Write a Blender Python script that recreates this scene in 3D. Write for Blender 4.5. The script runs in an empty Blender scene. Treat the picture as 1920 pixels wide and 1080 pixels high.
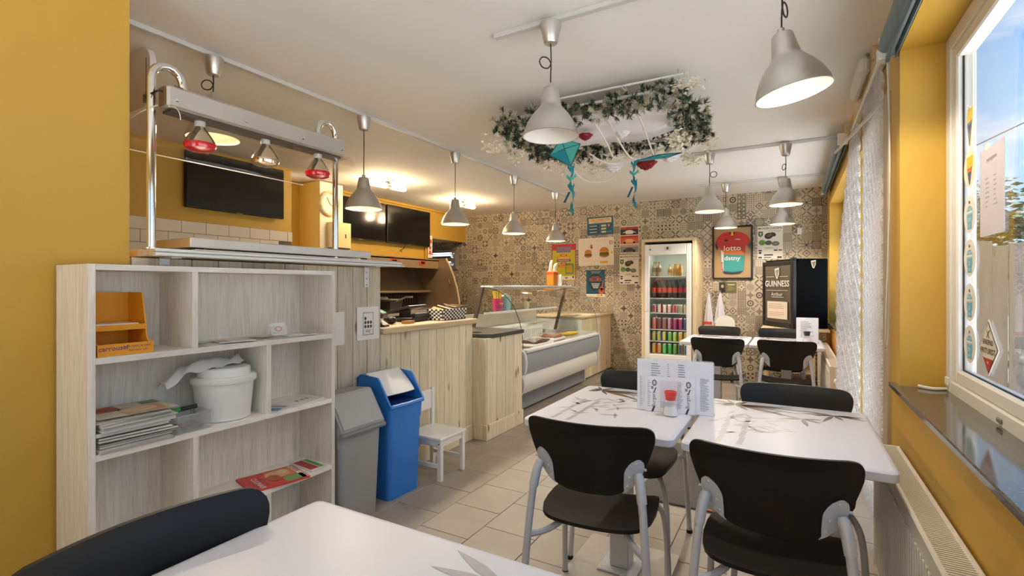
# Snack bar interior recreated as a 3D scene
EXPOSURE = 1.02
SKY_STRENGTH = 0.9
SUN_W = 12.5
PENDANT_W = 21.0
TUBE_W = 6.0
WARM = (1.0, .87, .71)
WARM2 = (1.0, .74, .42)
import bpy, bmesh, math, random
from mathutils import Vector, Matrix
random.seed(7)
SC = bpy.context.scene
COL = SC.collection
PI = math.pi
# ---------------------------------------------------------------- camera
YAW = math.atan(525 / 931.0)
cam_d = bpy.data.cameras.new('camera')
cam_d.sensor_width = 36.0
cam_d.lens = 931.0 / 1920 * 36
cam_d.shift_y = -4.5 / 1920
cam_d.clip_start = 0.02
cam = bpy.data.objects.new('camera', cam_d)
COL.objects.link(cam)
cam.location = (0, 0, 1.31)
cam.rotation_euler = (PI / 2, 0, YAW)
SC.camera = cam
# ---------------------------------------------------------------- sky and exposure
SC.view_settings.view_transform = 'Standard'
SC.view_settings.look = 'None'
SC.view_settings.gamma = 1.0
SC.view_settings.use_curve_mapping = False
SC.view_settings.exposure = EXPOSURE
SC.cycles.max_bounces = 7
SC.cycles.diffuse_bounces = 5
SC.cycles.transparent_max_bounces = 12
SC.cycles.glossy_bounces = 3
SC.cycles.use_adaptive_sampling = True
SC.cycles.adaptive_threshold = .06
SC.cycles.adaptive_min_samples = 20
SC.cycles.sample_clamp_indirect = 6.0
SC.cycles.use_denoising = True
SC.cycles.caustics_reflective = False
SC.cycles.caustics_refractive = False


class N:
    """a value socket with arithmetic"""
    def __init__(s, nt, sock):
        s.nt, s.k = nt, sock

    def _m(s, op, *o, clamp=False):
        n = s.nt.nodes.new('ShaderNodeMath'); n.operation = op; n.use_clamp = clamp
        for i, q in enumerate((s,) + o):
            if isinstance(q, N): s.nt.links.new(q.k, n.inputs[i])
            else: n.inputs[i].default_value = q
        return N(s.nt, n.outputs[0])
    def __add__(s, o): return s._m('ADD', o)
    def __sub__(s, o): return s._m('SUBTRACT', o)
    def __mul__(s, o): return s._m('MULTIPLY', o)
    def __truediv__(s, o): return s._m('DIVIDE', o)
    def abs(s): return s._m('ABSOLUTE')
    def floor(s): return s._m('FLOOR')
    def fract(s): return s._m('FRACT')
    def lt(s, o): return s._m('LESS_THAN', o)
    def gt(s, o): return s._m('GREATER_THAN', o)
    def mx(s, o): return s._m('MAXIMUM', o)
    def mn(s, o): return s._m('MINIMUM', o)
    def sqrt(s): return s._m('SQRT')
    def sin(s): return s._m('SINE')
    def clamp(s): return s._m('ADD', 0.0, clamp=True)


def ramp(nt, fac, stops):
    r = nt.nodes.new('ShaderNodeValToRGB')
    e = r.color_ramp.elements
    while len(e) < len(stops): e.new(0.5)
    for q, (p, c) in zip(e, stops):
        q.position = p; q.color = (*c, 1)
    nt.links.new(fac, r.inputs[0])
    return r.outputs[0]


def noise(nt, vec, scale, detail=3, rough=.5, dist=0.0):
    n = nt.nodes.new('ShaderNodeTexNoise')
    n.inputs['Scale'].default_value = scale; n.inputs['Detail'].default_value = detail
    n.inputs['Roughness'].default_value = rough; n.inputs['Distortion'].default_value = dist
    if vec: nt.links.new(vec, n.inputs['Vector'])
    return n.outputs['Fac']


def mapping(nt, vec, scale=(1, 1, 1), loc=(0, 0, 0)):
    m = nt.nodes.new('ShaderNodeMapping')
    m.inputs['Scale'].default_value = scale; m.inputs['Location'].default_value = loc
    nt.links.new(vec, m.inputs[0])
    return m.outputs[0]


world = bpy.data.worlds.new('sky'); SC.world = world; world.use_nodes = True
nt = world.node_tree; nt.nodes.clear()
tc = nt.nodes.new('ShaderNodeTexCoord')
sep = nt.nodes.new('ShaderNodeSeparateXYZ'); nt.links.new(tc.outputs['Generated'], sep.inputs[0])
base = ramp(nt, sep.outputs['Z'], [(0.0, (.70, .83, .95)), (.15, (.42, .66, .95)), (.5, (.20, .44, .86)), (1.0, (.12, .30, .72))])
cl = ramp(nt, noise(nt, mapping(nt, tc.outputs['Generated'], (1.0, 1.0, 3.0)), 3.2, 7, .62, .4), [(.46, (0, 0, 0)), (.72, (1, 1, 1))])
mixn = nt.nodes.new('ShaderNodeMix'); mixn.data_type = 'RGBA'
nt.links.new(cl, mixn.inputs['Factor']); nt.links.new(base, mixn.inputs['A']); mixn.inputs['B'].default_value = (.98, .98, 1.0, 1)
bg = nt.nodes.new('ShaderNodeBackground'); nt.links.new(mixn.outputs['Result'], bg.inputs['Color'])
bg.inputs['Strength'].default_value = SKY_STRENGTH
wo = nt.nodes.new('ShaderNodeOutputWorld'); nt.links.new(bg.outputs[0], wo.inputs[0])

sun_d = bpy.data.lights.new('sun', 'SUN'); sun_d.energy = SUN_W; sun_d.angle = .03; sun_d.color = (.93, .965, 1.0)
sun = bpy.data.objects.new('sun', sun_d); COL.objects.link(sun)
sun.rotation_euler = Vector((.05, .62, -1.0)).to_track_quat('-Z', 'Y').to_euler()

# ---------------------------------------------------------------- mesh helpers
class B:
    """collects geometry for one mesh"""
    def __init__(s): s.v = []; s.f = []; s.m = []

    def add(s, vs, fs, M=None, mi=0):
        o = len(s.v)
        s.v += [tuple(M @ Vector(p)) for p in vs] if M else [tuple(p) for p in vs]
        s.f += [tuple(i + o for i in f) for f in fs]
        s.m += [mi] * len(fs)
        return s

    def box(s, x0, y0, z0, x1, y1, z1, b=0.0, M=None, mi=0):
        if b <= 0:
            vs = [(x, y, z) for x in (x0, x1) for y in (y0, y1) for z in (z0, z1)]
            fs = [(0, 1, 3, 2), (4, 6, 7, 5), (0, 4, 5, 1), (2, 3, 7, 6), (0, 2, 6, 4), (1, 5, 7, 3)]
            return s.add(vs, fs, M, mi)
        b = min(b, .49 * (x1 - x0), .49 * (y1 - y0), .49 * (z1 - z0))
        lo = (x0, y0, z0); hi = (x1, y1, z1); vs = []; ix = {}
        for c in range(8):
            sg = [(c >> k) & 1 for k in range(3)]
            for a in range(3):
                p = [(hi[k] if sg[k] else lo[k]) if k == a else ((hi[k] - b) if sg[k] else (lo[k] + b)) for k in range(3)]
                ix[c, a] = len(vs); vs.append(p)
        fs = []
        for a in range(3):
            p, q = (a + 1) % 3, (a + 2) % 3
            for sg in (0, 1):
                b0 = sg << a
                fs.append((ix[b0, a], ix[b0 | 1 << p, a], ix[b0 | 1 << p | 1 << q, a], ix[b0 | 1 << q, a]))
        for a in range(3):
            p, q = (a + 1) % 3, (a + 2) % 3
            for sp in (0, 1):
                for sq in (0, 1):
                    c0 = sp << p | sq << q; c1 = c0 | 1 << a
                    fs.append((ix[c0, p], ix[c1, p], ix[c1, q], ix[c0, q]))
        for c in range(8): fs.append((ix[c, 0], ix[c, 1], ix[c, 2]))
        return s.add(vs, fs, M, mi)

    def tube(s, pts, r, n=8, smooth=0, closed=False, M=None, mi=0):
        P = [Vector(p) for p in pts]
        if smooth:
            Q = []
            L = len(P)
            for i in range(L if closed else L - 1):
                g = lambda k: P[k % L] if closed else P[max(0, min(L - 1, k))]
                a, b, c, d = g(i - 1), g(i), g(i + 1), g(i + 2)
                for j in range(smooth):
                    t = j / smooth
                    Q.append(.5 * ((2 * b) + (c - a) * t + (2 * a - 5 * b + 4 * c - d) * t * t + (3 * b - a - 3 * c + d) * t ** 3))
            if not closed: Q.append(P[-1])
            P = Q
        L = len(P)
        T = []
        for i in range(L):
            a = P[(i - 1) % L] if closed else P[max(0, i - 1)]
            b = P[(i + 1) % L] if closed else P[min(L - 1, i + 1)]
            d = b - a
            T.append(d.normalized() if d.length > 1e-9 else Vector((0, 0, 1)))
        up = Vector((0, 0, 1)) if abs(T[0].z) < .9 else Vector((1, 0, 0))
        nrm = (up - T[0] * up.dot(T[0])).normalized()
        vs = []
        for i in range(L):
            nrm = nrm - T[i] * nrm.dot(T[i])
            nrm = nrm.normalized() if nrm.length > 1e-6 else T[i].orthogonal().normalized()
            bi = T[i].cross(nrm)
            rr = r[min(i * len(r) // L, len(r) - 1)] if isinstance(r, (list, tuple)) else r
            for k in range(n):
                a = 2 * PI * k / n
                vs.append(P[i] + (nrm * math.cos(a) + bi * math.sin(a)) * rr)
        fs = []
        for i in range(L if closed else L - 1):
            j = (i + 1) % L
            for k in range(n):
                fs.append((i * n + k, i * n + (k + 1) % n, j * n + (k + 1) % n, j * n + k))
        if not closed:
            fs.append(tuple(range(n))); fs.append(tuple((L - 1) * n + k for k in range(n)))
        return s.add(vs, fs, M, mi)

    def lathe(s, prof, n=20, M=None, mi=0, loop=False):
        vs = []; fs = []; rows = []
        for r, z in prof:
            if r < 1e-6:
                rows.append([len(vs)]); vs.append((0, 0, z))
            else:
                rows.append(list(range(len(vs), len(vs) + n)))
                vs += [(r * math.cos(2 * PI * k / n), r * math.sin(2 * PI * k / n), z) for k in range(n)]
        R = list(zip(rows, rows[1:])) + ([(rows[-1], rows[0])] if loop else [])
        for a, b in R:
            for k in range(n):
                k2 = (k + 1) % n
                if len(a) == 1 and len(b) == 1: continue
                if len(a) == 1: fs.append((a[0], b[k], b[k2]))
                elif len(b) == 1: fs.append((a[k], a[k2], b[0]))
                else: fs.append((a[k], a[k2], b[k2], b[k]))
        return s.add(vs, fs, M, mi)

    def prism(s, poly, ax, a0, a1, M=None, mi=0):
        """poly in the two axes other than ax (cyclic order y,z / x,z / x,y), extruded along ax"""
        def p3(p, a):
            return {'x': (a, p[0], p[1]), 'y': (p[0], a, p[1]), 'z': (p[0], p[1], a)}[ax]
        n = len(poly)
        vs = [p3(p, a0) for p in poly] + [p3(p, a1) for p in poly]
        fs = [tuple(range(n)), tuple(range(n, 2 * n))] + [(i, (i + 1) % n, n + (i + 1) % n, n + i) for i in range(n)]
        return s.add(vs, fs, M, mi)

    def grid(s, fn, nu, nv, M=None, mi=0):
        vs = [fn(i / nu, j / nv) for j in range(nv + 1) for i in range(nu + 1)]
        w = nu + 1
        fs = [(j * w + i, j * w + i + 1, (j + 1) * w + i + 1, (j + 1) * w + i) for j in range(nv) for i in range(nu)]
        return s.add(vs, fs, M, mi)

    def shell(s, pts, w, off, M=None):
        """rows of w points thickened by the vector off into a closed shell"""
        h = len(pts) // w; n = len(pts); o = Vector(off)
        vs = [Vector(p) for p in pts]; vs += [p + o for p in vs]
        fs = []
        for j in range(h - 1):
            for i in range(w - 1):
                q = (j * w + i, j * w + i + 1, (j + 1) * w + i + 1, (j + 1) * w + i)
                fs += [q, tuple(k + n for k in q)]
        rim = list(range(w)) + [j * w + w - 1 for j in range(1, h)] + [(h - 1) * w + i for i in range(w - 2, -1, -1)] + [j * w for j in range(h - 2, 0, -1)]
        fs += [(a, b, b + n, a + n) for a, b in zip(rim, rim[1:] + rim[:1])]
        return s.add(vs, fs, M)

    def ell(s, c, r, n=12, m=8, M=None, mi=0):
        prof = [(math.sin(PI * j / m), -math.cos(PI * j / m)) for j in range(m + 1)]
        prof[0] = (0, -1); prof[-1] = (0, 1)
        T = Matrix.Translation(c) @ Matrix.Diagonal((r[0], r[1], r[2], 1))
        return s.lathe(prof, n, (M @ T) if M else T, mi)

    def mesh(s, name, mats, smooth=False, solid=0.0, recalc=True):
        me = bpy.data.meshes.new(name)
        me.from_pydata(s.v, [], s.f)
        for m in (mats if isinstance(mats, (list, tuple)) else [mats]): me.materials.append(m)
        if len(set(s.m)) > 1: me.polygons.foreach_set('material_index', s.m)
        if recalc or solid:
            bm = bmesh.new(); bm.from_mesh(me)
            if solid:
                bmesh.ops.recalc_face_normals(bm, faces=bm.faces)
                bmesh.ops.solidify(bm, geom=bm.faces[:], thickness=solid)
            bmesh.ops.recalc_face_normals(bm, faces=bm.faces)
            bm.to_mesh(me); bm.free()
        if smooth:
            me.polygons.foreach_set('use_smooth', [True] * len(me.polygons))
            try: me.set_sharp_from_angle(angle=math.radians(38))
            except Exception: pass
        me.update()
        return me


def link(name, data, parent=None, loc=None):
    o = bpy.data.objects.new(name, data); COL.objects.link(o)
    if parent: o.parent = parent
    if loc: o.location = loc
    return o


def tag(o, label=None, cat=None, group=None, kind=None):
    if label: o['label'] = label
    if cat: o['category'] = cat
    if group: o['group'] = group
    if kind: o['kind'] = kind
    return o


def thing(name, label, cat, loc=(0, 0, 0), rz=0.0, group=None):
    o = link(name, None); o.location = loc; o.rotation_euler = (0, 0, rz)
    o.empty_display_size = .1
    return tag(o, label, cat, group)


def part(name, b, mat, parent, smooth=False, solid=0.0, label=None, world=False, kind=None):
    """one part; world=True: b is in world coordinates (parent unrotated)"""
    o = link(name, b.mesh(name, mat, smooth, solid) if isinstance(b, B) else b, parent)
    if world: o.location = -parent.location
    if label: o['label'] = label
    if kind: o['kind'] = kind
    return o


def single(name, b, mat, label, cat, group=None, smooth=False, solid=0.0, loc=None, kind=None):
    o = link(name, b.mesh(name, mat, smooth, solid), None, loc)
    return tag(o, label, cat, group, kind)


def struct(name, b, mat, smooth=False):
    o = link(name, b.mesh(name, mat, smooth)); o['kind'] = 'structure'
    return o


def copy_tree(o, parent=None):
    c = o.copy(); COL.objects.link(c); c.parent = parent
    for ch in list(o.children): copy_tree(ch, c)
    return c


def T(x, y, z): return Matrix.Translation((x, y, z))
def RX(a): return Matrix.Rotation(a, 4, 'X')
def RY(a): return Matrix.Rotation(a, 4, 'Y')
def RZ(a): return Matrix.Rotation(a, 4, 'Z')


def rrect(x0, y0, x1, y1, r, n=4):
    out = []
    for cx, cy, a0 in ((x1 - r, y1 - r, 0), (x0 + r, y1 - r, 90), (x0 + r, y0 + r, 180), (x1 - r, y0 + r, 270)):
        for k in range(n + 1):
            a = math.radians(a0 + 90 * k / n)
            out.append((cx + r * math.cos(a), cy + r * math.sin(a)))
    return out


# ---------------------------------------------------------------- materials
def srgb(h):
    h = h.lstrip('#')
    c = [int(h[i:i + 2], 16) / 255 for i in (0, 2, 4)]
    return tuple(q / 12.92 if q <= .04045 else ((q + .055) / 1.055) ** 2.4 for q in c)


def mat(name, col, rough=.6, metal=0.0, var=0.0, vscale=6.0, bump=0.0, bscale=60.0, spec=.5, coat=0.0, emit=None, es=0.0, trans=0.0):
    m = bpy.data.materials.new(name); m.use_nodes = True
    nt = m.node_tree; p = nt.nodes['Principled BSDF']
    c = srgb(col) if isinstance(col, str) else col
    p.inputs['Base Color'].default_value = (*c, 1)
    p.inputs['Roughness'].default_value = rough
    p.inputs['Metallic'].default_value = metal
    p.inputs['Specular IOR Level'].default_value = spec
    p.inputs['Coat Weight'].default_value = coat
    p.inputs['Transmission Weight'].default_value = trans
    tc = nt.nodes.new('ShaderNodeTexCoord')
    if var:
        f = noise(nt, tc.outputs['Object'], vscale, 4, .55)
        k = ramp(nt, f, [(.3, tuple(q * (1 - var) for q in c)), (.7, tuple(min(1, q * (1 + var)) for q in c))])
        nt.links.new(k, p.inputs['Base Color'])
    if bump:
        bn = nt.nodes.new('ShaderNodeBump'); bn.inputs['Strength'].default_value = bump; bn.inputs['Distance'].default_value = .004
        nt.links.new(noise(nt, tc.outputs['Object'], bscale, 3), bn.inputs['Height']); nt.links.new(bn.outputs[0], p.inputs['Normal'])
    if emit:
        e = srgb(emit) if isinstance(emit, str) else emit
        p.inputs['Emission Color'].default_value = (*e, 1); p.inputs['Emission Strength'].default_value = es
    return m


_cm = {}
def cm(h, rough=.55):
    if (h, rough) not in _cm: _cm[h, rough] = mat('print_' + h.lstrip('#'), h, rough, var=.03, vscale=20)
    return _cm[h, rough]


def wood(name, c0, c1, axis=2, knots=True, scale=1.0, rough=.65, kn='#8a6a45'):
    m = bpy.data.materials.new(name); m.use_nodes = True
    nt = m.node_tree; p = nt.nodes['Principled BSDF']; p.inputs['Roughness'].default_value = rough
    tc = nt.nodes.new('ShaderNodeTexCoord'); oi = nt.nodes.new('ShaderNodeObjectInfo')
    sc = [14 * scale] * 3; sc[axis] = .9 * scale
    ad = nt.nodes.new('ShaderNodeVectorMath'); ad.operation = 'ADD'
    mu = nt.nodes.new('ShaderNodeVectorMath'); mu.operation = 'SCALE'; mu.inputs[0].default_value = (13, 7, 17)
    nt.links.new(oi.outputs['Random'], mu.inputs['Scale'])
    nt.links.new(tc.outputs['Object'], ad.inputs[0]); nt.links.new(mu.outputs[0], ad.inputs[1])
    v = ad.outputs[0]
    g = noise(nt, mapping(nt, v, sc), 3.0, 6, .62, 1.2)
    col = ramp(nt, g, [(.30, srgb(c1)), (.52, srgb(c0)), (.75, tuple(min(1, q * 1.12) for q in srgb(c0)))])
    if knots:
        ks = [5.0] * 3; ks[axis] = 1.9
        vo = nt.nodes.new('ShaderNodeTexVoronoi'); vo.inputs['Scale'].default_value = 1.5
        nt.links.new(mapping(nt, v, ks), vo.inputs['Vector'])
        kr = ramp(nt, vo.outputs['Distance'], [(.06, (1, 1, 1)), (.15, (0, 0, 0))])
        mx = nt.nodes.new('ShaderNodeMix'); mx.data_type = 'RGBA'
        nt.links.new(kr, mx.inputs['Factor']); nt.links.new(col, mx.inputs['A']); mx.inputs['B'].default_value = (*srgb(kn), 1)
        col = mx.outputs['Result']
    hv = nt.nodes.new('ShaderNodeHueSaturation')
    mr = nt.nodes.new('ShaderNodeMapRange'); mr.inputs['To Min'].default_value = .86; mr.inputs['To Max'].default_value = 1.08
    nt.links.new(oi.outputs['Random'], mr.inputs['Value']); nt.links.new(mr.outputs[0], hv.inputs['Value'])
    nt.links.new(col, hv.inputs['Color']); nt.links.new(hv.outputs[0], p.inputs['Base Color'])
    bn = nt.nodes.new('ShaderNodeBump'); bn.inputs['Strength'].default_value = .15; bn.inputs['Distance'].default_value = .003
    nt.links.new(g, bn.inputs['Height']); nt.links.new(bn.outputs[0], p.inputs['Normal'])
    return m


def glassy(name, tint=(1, 1, 1), ior=1.45, rough=0.02, alpha=0.0, acol='#ffffff'):
    """thin sheet: see-through with a Fresnel reflection, plus a little haze"""
    m = bpy.data.materials.new(name); m.use_nodes = True
    nt = m.node_tree; nt.nodes.clear()
    tr = nt.nodes.new('ShaderNodeBsdfTransparent'); tr.inputs[0].default_value = (*tint, 1)
    gl = nt.nodes.new('ShaderNodeBsdfGlossy'); gl.inputs['Roughness'].default_value = rough
    ge = nt.nodes.new('ShaderNodeNewGeometry'); dt = nt.nodes.new('ShaderNodeVectorMath'); dt.operation = 'DOT_PRODUCT'
    nt.links.new(ge.outputs['Incoming'], dt.inputs[0]); nt.links.new(ge.outputs['Normal'], dt.inputs[1])
    f0 = ((ior - 1) / (ior + 1)) ** 2
    fr = (N(nt, dt.outputs['Value']).abs() * -1.0 + 1.0)._m('POWER', 5.0) * (1 - f0) + f0
    mx = nt.nodes.new('ShaderNodeMixShader'); nt.links.new(fr.k, mx.inputs[0])
    nt.links.new(tr.outputs[0], mx.inputs[1]); nt.links.new(gl.outputs[0], mx.inputs[2])
    out = nt.nodes.new('ShaderNodeOutputMaterial'); last = mx
    if alpha:
        df = nt.nodes.new('ShaderNodeBsdfDiffuse'); df.inputs[0].default_value = (*srgb(acol), 1)
        m2 = nt.nodes.new('ShaderNodeMixShader'); m2.inputs[0].default_value = alpha
        nt.links.new(mx.outputs[0], m2.inputs[1]); nt.links.new(df.outputs[0], m2.inputs[2]); last = m2
    nt.links.new(last.outputs[0], out.inputs[0])
    return m


def wallpaper():
    m = bpy.data.materials.new('patchwork_wallpaper'); m.use_nodes = True
    nt = m.node_tree; p = nt.nodes['Principled BSDF']; p.inputs['Roughness'].default_value = .6
    tc = nt.nodes.new('ShaderNodeTexCoord'); sp = nt.nodes.new('ShaderNodeSeparateXYZ'); nt.links.new(tc.outputs['Object'], sp.inputs[0])
    S = 1 / .112
    X = N(nt, sp.outputs['X']) * S + 100.0; Z = N(nt, sp.outputs['Z']) * S
    cb = nt.nodes.new('ShaderNodeCombineXYZ'); nt.links.new(X.floor().k, cb.inputs[0]); nt.links.new(Z.floor().k, cb.inputs[1])
    wn = nt.nodes.new('ShaderNodeTexWhiteNoise'); wn.noise_dimensions = '3D'; nt.links.new(cb.outputs[0], wn.inputs['Vector'])
    sc = nt.nodes.new('ShaderNodeSeparateColor'); nt.links.new(wn.outputs['Color'], sc.inputs[0])
    r0, r1, r2 = (N(nt, sc.outputs[i]) for i in range(3))
    x = X.fract() - .5; y = Z.fract() - .5
    ax, ay = x.abs(), y.abs()
    d = (x * x + y * y).sqrt()
    man = ax + ay
    chb = ax.mx(ay)
    cor = ((ax - .5) * (ax - .5) + (ay - .5) * (ay - .5)).sqrt()
    q = ((ax - .25) * (ax - .25) + (ay - .25) * (ay - .25)).sqrt()
    band = lambda v, a, b: v.gt(a) * v.lt(b)
    mx = lambda *a: a[0] if len(a) == 1 else a[0].mx(mx(*a[1:]))
    pats = [
        mx(band(d, .24, .38), d.lt(.1)),
        mx(band(man, .34, .47), man.lt(.14)),
        mx((x - y).abs().lt(.06), (x + y).abs().lt(.06), q.lt(.08)),
        mx(cor.lt(.40) * cor.gt(.3), d.lt(.17) * d.gt(.08)),
        cor.gt(.46) * chb.lt(.49),
        ((x + y) * 5.0).fract().lt(.45),
        mx(q.lt(.13), d.lt(.07)),
        mx(band(chb, .36, .44), band(man, .18, .3)),
        ((x * 4.0).fract() - .5).abs().lt(.22) * ((y * 4.0).fract() - .5).abs().lt(.22),
        mx(band(cor, .12, .2), band(cor, .32, .4), man.lt(.1)),
        ((ax - ay).abs().lt(.09)) * chb.gt(.1),
        (d * 7.0).fract().lt(.5) * d.lt(.46),
        ((x * 5.0).fract().lt(.5)) * .6 + ((y * 5.0).fract().lt(.5)) * .4,
        mx(((ax * 2.0 - ay).abs()).lt(.07), ((ay * 2.0 - ax).abs()).lt(.07)),
    ]
    k = (r0 * float(len(pats))).floor()
    tot = None
    for i, pt in enumerate(pats):
        t = (k - float(i)).abs().lt(.5) * pt
        tot = t if tot is None else tot + t
    f = (tot * (r1 * .45 + .52)).clamp()
    inv = r2.gt(.84)
    f2 = f * (inv * -1.0 + 1.0) + ((f * -1.0 + .62).clamp()) * inv
    edge = chb.gt(.487) * .18
    tone = (f2 + edge + (r1 - .5) * .16).clamp()
    nt.links.new(ramp(nt, tone.k, [(0.0, srgb('#cabca4')), (.35, srgb('#a69a87')), (.75, srgb('#6f6558')), (1.0, srgb('#4a433b'))]), p.inputs['Base Color'])
    return m


YELLOW = mat('ochre_paint', '#cfa440', .55, var=.03, vscale=2.5, bump=.06, bscale=140)
CEIL = mat('ceiling_paint', '#f3f0ea', .8, var=.02, vscale=1.2)
WHITEWALL = mat('cream_paint', '#e8dcc8', .7, var=.03)
PAPERWALL = wallpaper()
TILE = mat('grey_beige_tile', '#a3988a', .42, var=.09, vscale=3.5, bump=.08, bscale=50)
GROUT = mat('grout', '#6e655b', .9, var=.1)
PLANK = wood('whitewashed_pine', '#e8dabb', '#d6c29c')
PLANKGREY = wood('grey_washed_pine', '#dcd1bb', '#c4b59b')
PINE = wood('pale_pine', '#d9c199', '#c0a274', axis=1, knots=False)
LAMINATE = wood('pale_larch_laminate', '#f3ecdf', '#e3d7c5', axis=2, knots=False, scale=1.4, rough=.5)
LAMINATEY = wood('pale_larch_edge', '#f5efe4', '#e8decf', axis=1, knots=False, scale=1.4, rough=.5)
FRIDGEWOOD = wood('pine_board', '#e3cda6', '#cfb388', axis=2, knots=True)
BLACK = mat('black_moulded_plywood', '#1a1918', .46, bump=.04, bscale=220, spec=.3)
SILVER = mat('silver_painted_tube', '#c3c7cd', .38, metal=.12, bump=.03, bscale=300)
CHROME = mat('chrome', '#e6e6e6', .08, metal=1.0)
STEEL = mat('brushed_steel', '#d2cec7', .36, metal=.8, var=.05, vscale=5)
ALU = mat('brushed_aluminium', '#d0cdc8', .34, metal=.92, var=.04, vscale=9)
ALUPALE = mat('white_aluminium_profile', '#dcdedd', .4, metal=.3, var=.03)
WHITE = mat('white_plastic', '#efeeea', .4)
WHITEPAINT = mat('white_paint', '#efece4', .5)
PVC = mat('window_frame_white', '#e9e6de', .4)
TABLETOP = mat('white_laminate', '#d9dae1', .4, spec=.35)
DARK = mat('black_plastic', '#141414', .45)
DARKER = mat('dark_void', '#0a0a0b', .6)
SCREEN = mat('tv_screen', '#060607', .12, spec=.6)
RUBBER = mat('black_rubber', '#1b1b1b', .7)
STONE = mat('dark_granite', '#4c4a48', .3, var=.35, vscale=120)
SILL = mat('dark_granite_sill', '#5a564f', .1, var=.35, vscale=160, spec=.6)
GREYPL = mat('grey_plastic', '#9a9c9b', .5, var=.02)
GREYDK = mat('grey_plastic_rim', '#7d7f80', .45)
BLUEPL = mat('blue_plastic', '#2c7bd2', .42, var=.02)
ORANGE = mat('orange_card', '#f2a321', .6)
CASEGREY = mat('case_grey_blue', '#8f9599', .45)
CASELIGHT = mat('case_pale_grey', '#c9cccb', .4)
GLASS = glassy('clear_glass', (.97, .99, .98))
ACRYL = glassy('clear_acrylic', (.93, .90, .86), 1.5, .03)
WINGLASS = glassy('window_glass', (.97, .98, .98), 1.4, 0.0)
PLASTICSHEET = glassy('clear_plastic', (.96, .97, .98), 1.45, .08, .12)
GREYTUBE = mat('blue_grey_blind_fabric', '#7f9096', .6)
BULB = mat('lit_bulb', '#fff3dc', .4, emit=(1.0, .76, .42), es=5.5)
LINING = mat('white_shade_lining', '#f5efe6', .5)
CORD = mat('black_cord', '#1d1a18', .6)
CREAMTILE = mat('cream_glazed_tile', '#eadfce', .2, var=.02)
GREEN = mat('fir_green', '#46543d', .8, var=.35, vscale=30)
FROST = mat('frosted_tips', '#bdb59a', .85, var=.12, vscale=40)
CREAMLACE = mat('cream_blossom', '#f2e9d5', .8)
GAUZE = mat('white_gauze', '#f3eff2', .9, var=.03, vscale=10)
ROSE = mat('dark_red_petal', '#8c0f18', .6, var=.2, vscale=25)
TEAL = mat('teal_felt', '#1f8796', .85, var=.08, vscale=40)
TEALLT = mat('mint_felt', '#4fb3a6', .85, var=.06, vscale=40)
TEALDK = mat('dark_teal_felt', '#155a68', .85)
PEARL = mat('pearl_bead', '#efe8da', .3)
MATGREY = mat('grey_doormat', '#5b5853', .95, var=.35, vscale=90, bump=.6, bscale=160)
CURTAIN = glassy('pale_plastic_strand', (.95, .94, .93), 1.4, .25, .55, '#dedad6')
RADIATOR = mat('radiator_enamel', '#e4ded2', .4)
# ================================================================ the setting
XW = .40        # inner face of the window wall
YB = 7.64       # inner face of the papered wall


def wall_holes(ax, a0, a1, us, zs, holes):
    """wall slab of thickness a0..a1 along ax over a grid of breaks, cells in holes left out, one closed mesh"""
    b = B(); vid = {}
    def V(a, i, j):
        k = (a, i, j)
        if k not in vid:
            u, z = us[i], zs[j]; w = a1 if a else a0
            vid[k] = len(b.v); b.v.append((w, u, z) if ax == 'x' else (u, w, z))
        return vid[k]
    n, m = len(us) - 1, len(zs) - 1
    full = lambda i, j: 0 <= i < n and 0 <= j < m and (i, j) not in holes
    for i in range(n):
        for j in range(m):
            if not full(i, j): continue
            for a in (0, 1): b.f.append((V(a, i, j), V(a, i + 1, j), V(a, i + 1, j + 1), V(a, i, j + 1)))
            for (di, dj, p, q) in ((-1, 0, (i, j), (i, j + 1)), (1, 0, (i + 1, j), (i + 1, j + 1)), (0, -1, (i, j), (i + 1, j)), (0, 1, (i, j + 1), (i + 1, j + 1))):
                if not full(i + di, j + dj): b.f.append((V(0, *p), V(0, *q), V(1, *q), V(1, *p)))
    b.m = [0] * len(b.f)
    return b


# floor: slab with every tile laid on it
b = B().box(-6.5, -2.6, -.06, .42, 7.8, -.004)
floor = struct('floor', b, GROUT)
TX, TY = .31, .325
tm = B().box(-TX / 2 + .0016, -TY / 2 + .0016, -.008, TX / 2 - .0016, TY / 2 - .0016, 0, .0016).mesh('tile', TILE)
k0 = -3
for k in range(k0, 8):
    x = -1.77 + TX * (k + .5)
    off = .0 if k % 2 == 0 else TY / 2
    j = -6
    while True:
        y = 2.445 + off + TY * (j + .5)
        j += 1
        if y > YB - .1: break
        if y < .75 or x > .34: continue
        o = link('tile', tm, floor, (x, y, -.0006 * random.random()))
        o.rotation_euler = (random.uniform(-.002, .002), random.uniform(-.002, .002), PI if random.random() < .5 else 0)
rest = B()
for k in range(k0, 8):
    x = -1.77 + TX * (k + .5)
    for j in range(-16, -5):
        y = 2.445 + (.0 if k % 2 == 0 else TY / 2) + TY * (j + .5)
        if y < .75 and x < .34: rest.box(x - TX / 2 + .0016, y - TY / 2 + .0016, -.008, x + TX / 2 - .0016, y + TY / 2 - .0016, 0)
o = part('tiles_behind', rest, TILE, floor, kind='stuff')

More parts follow.
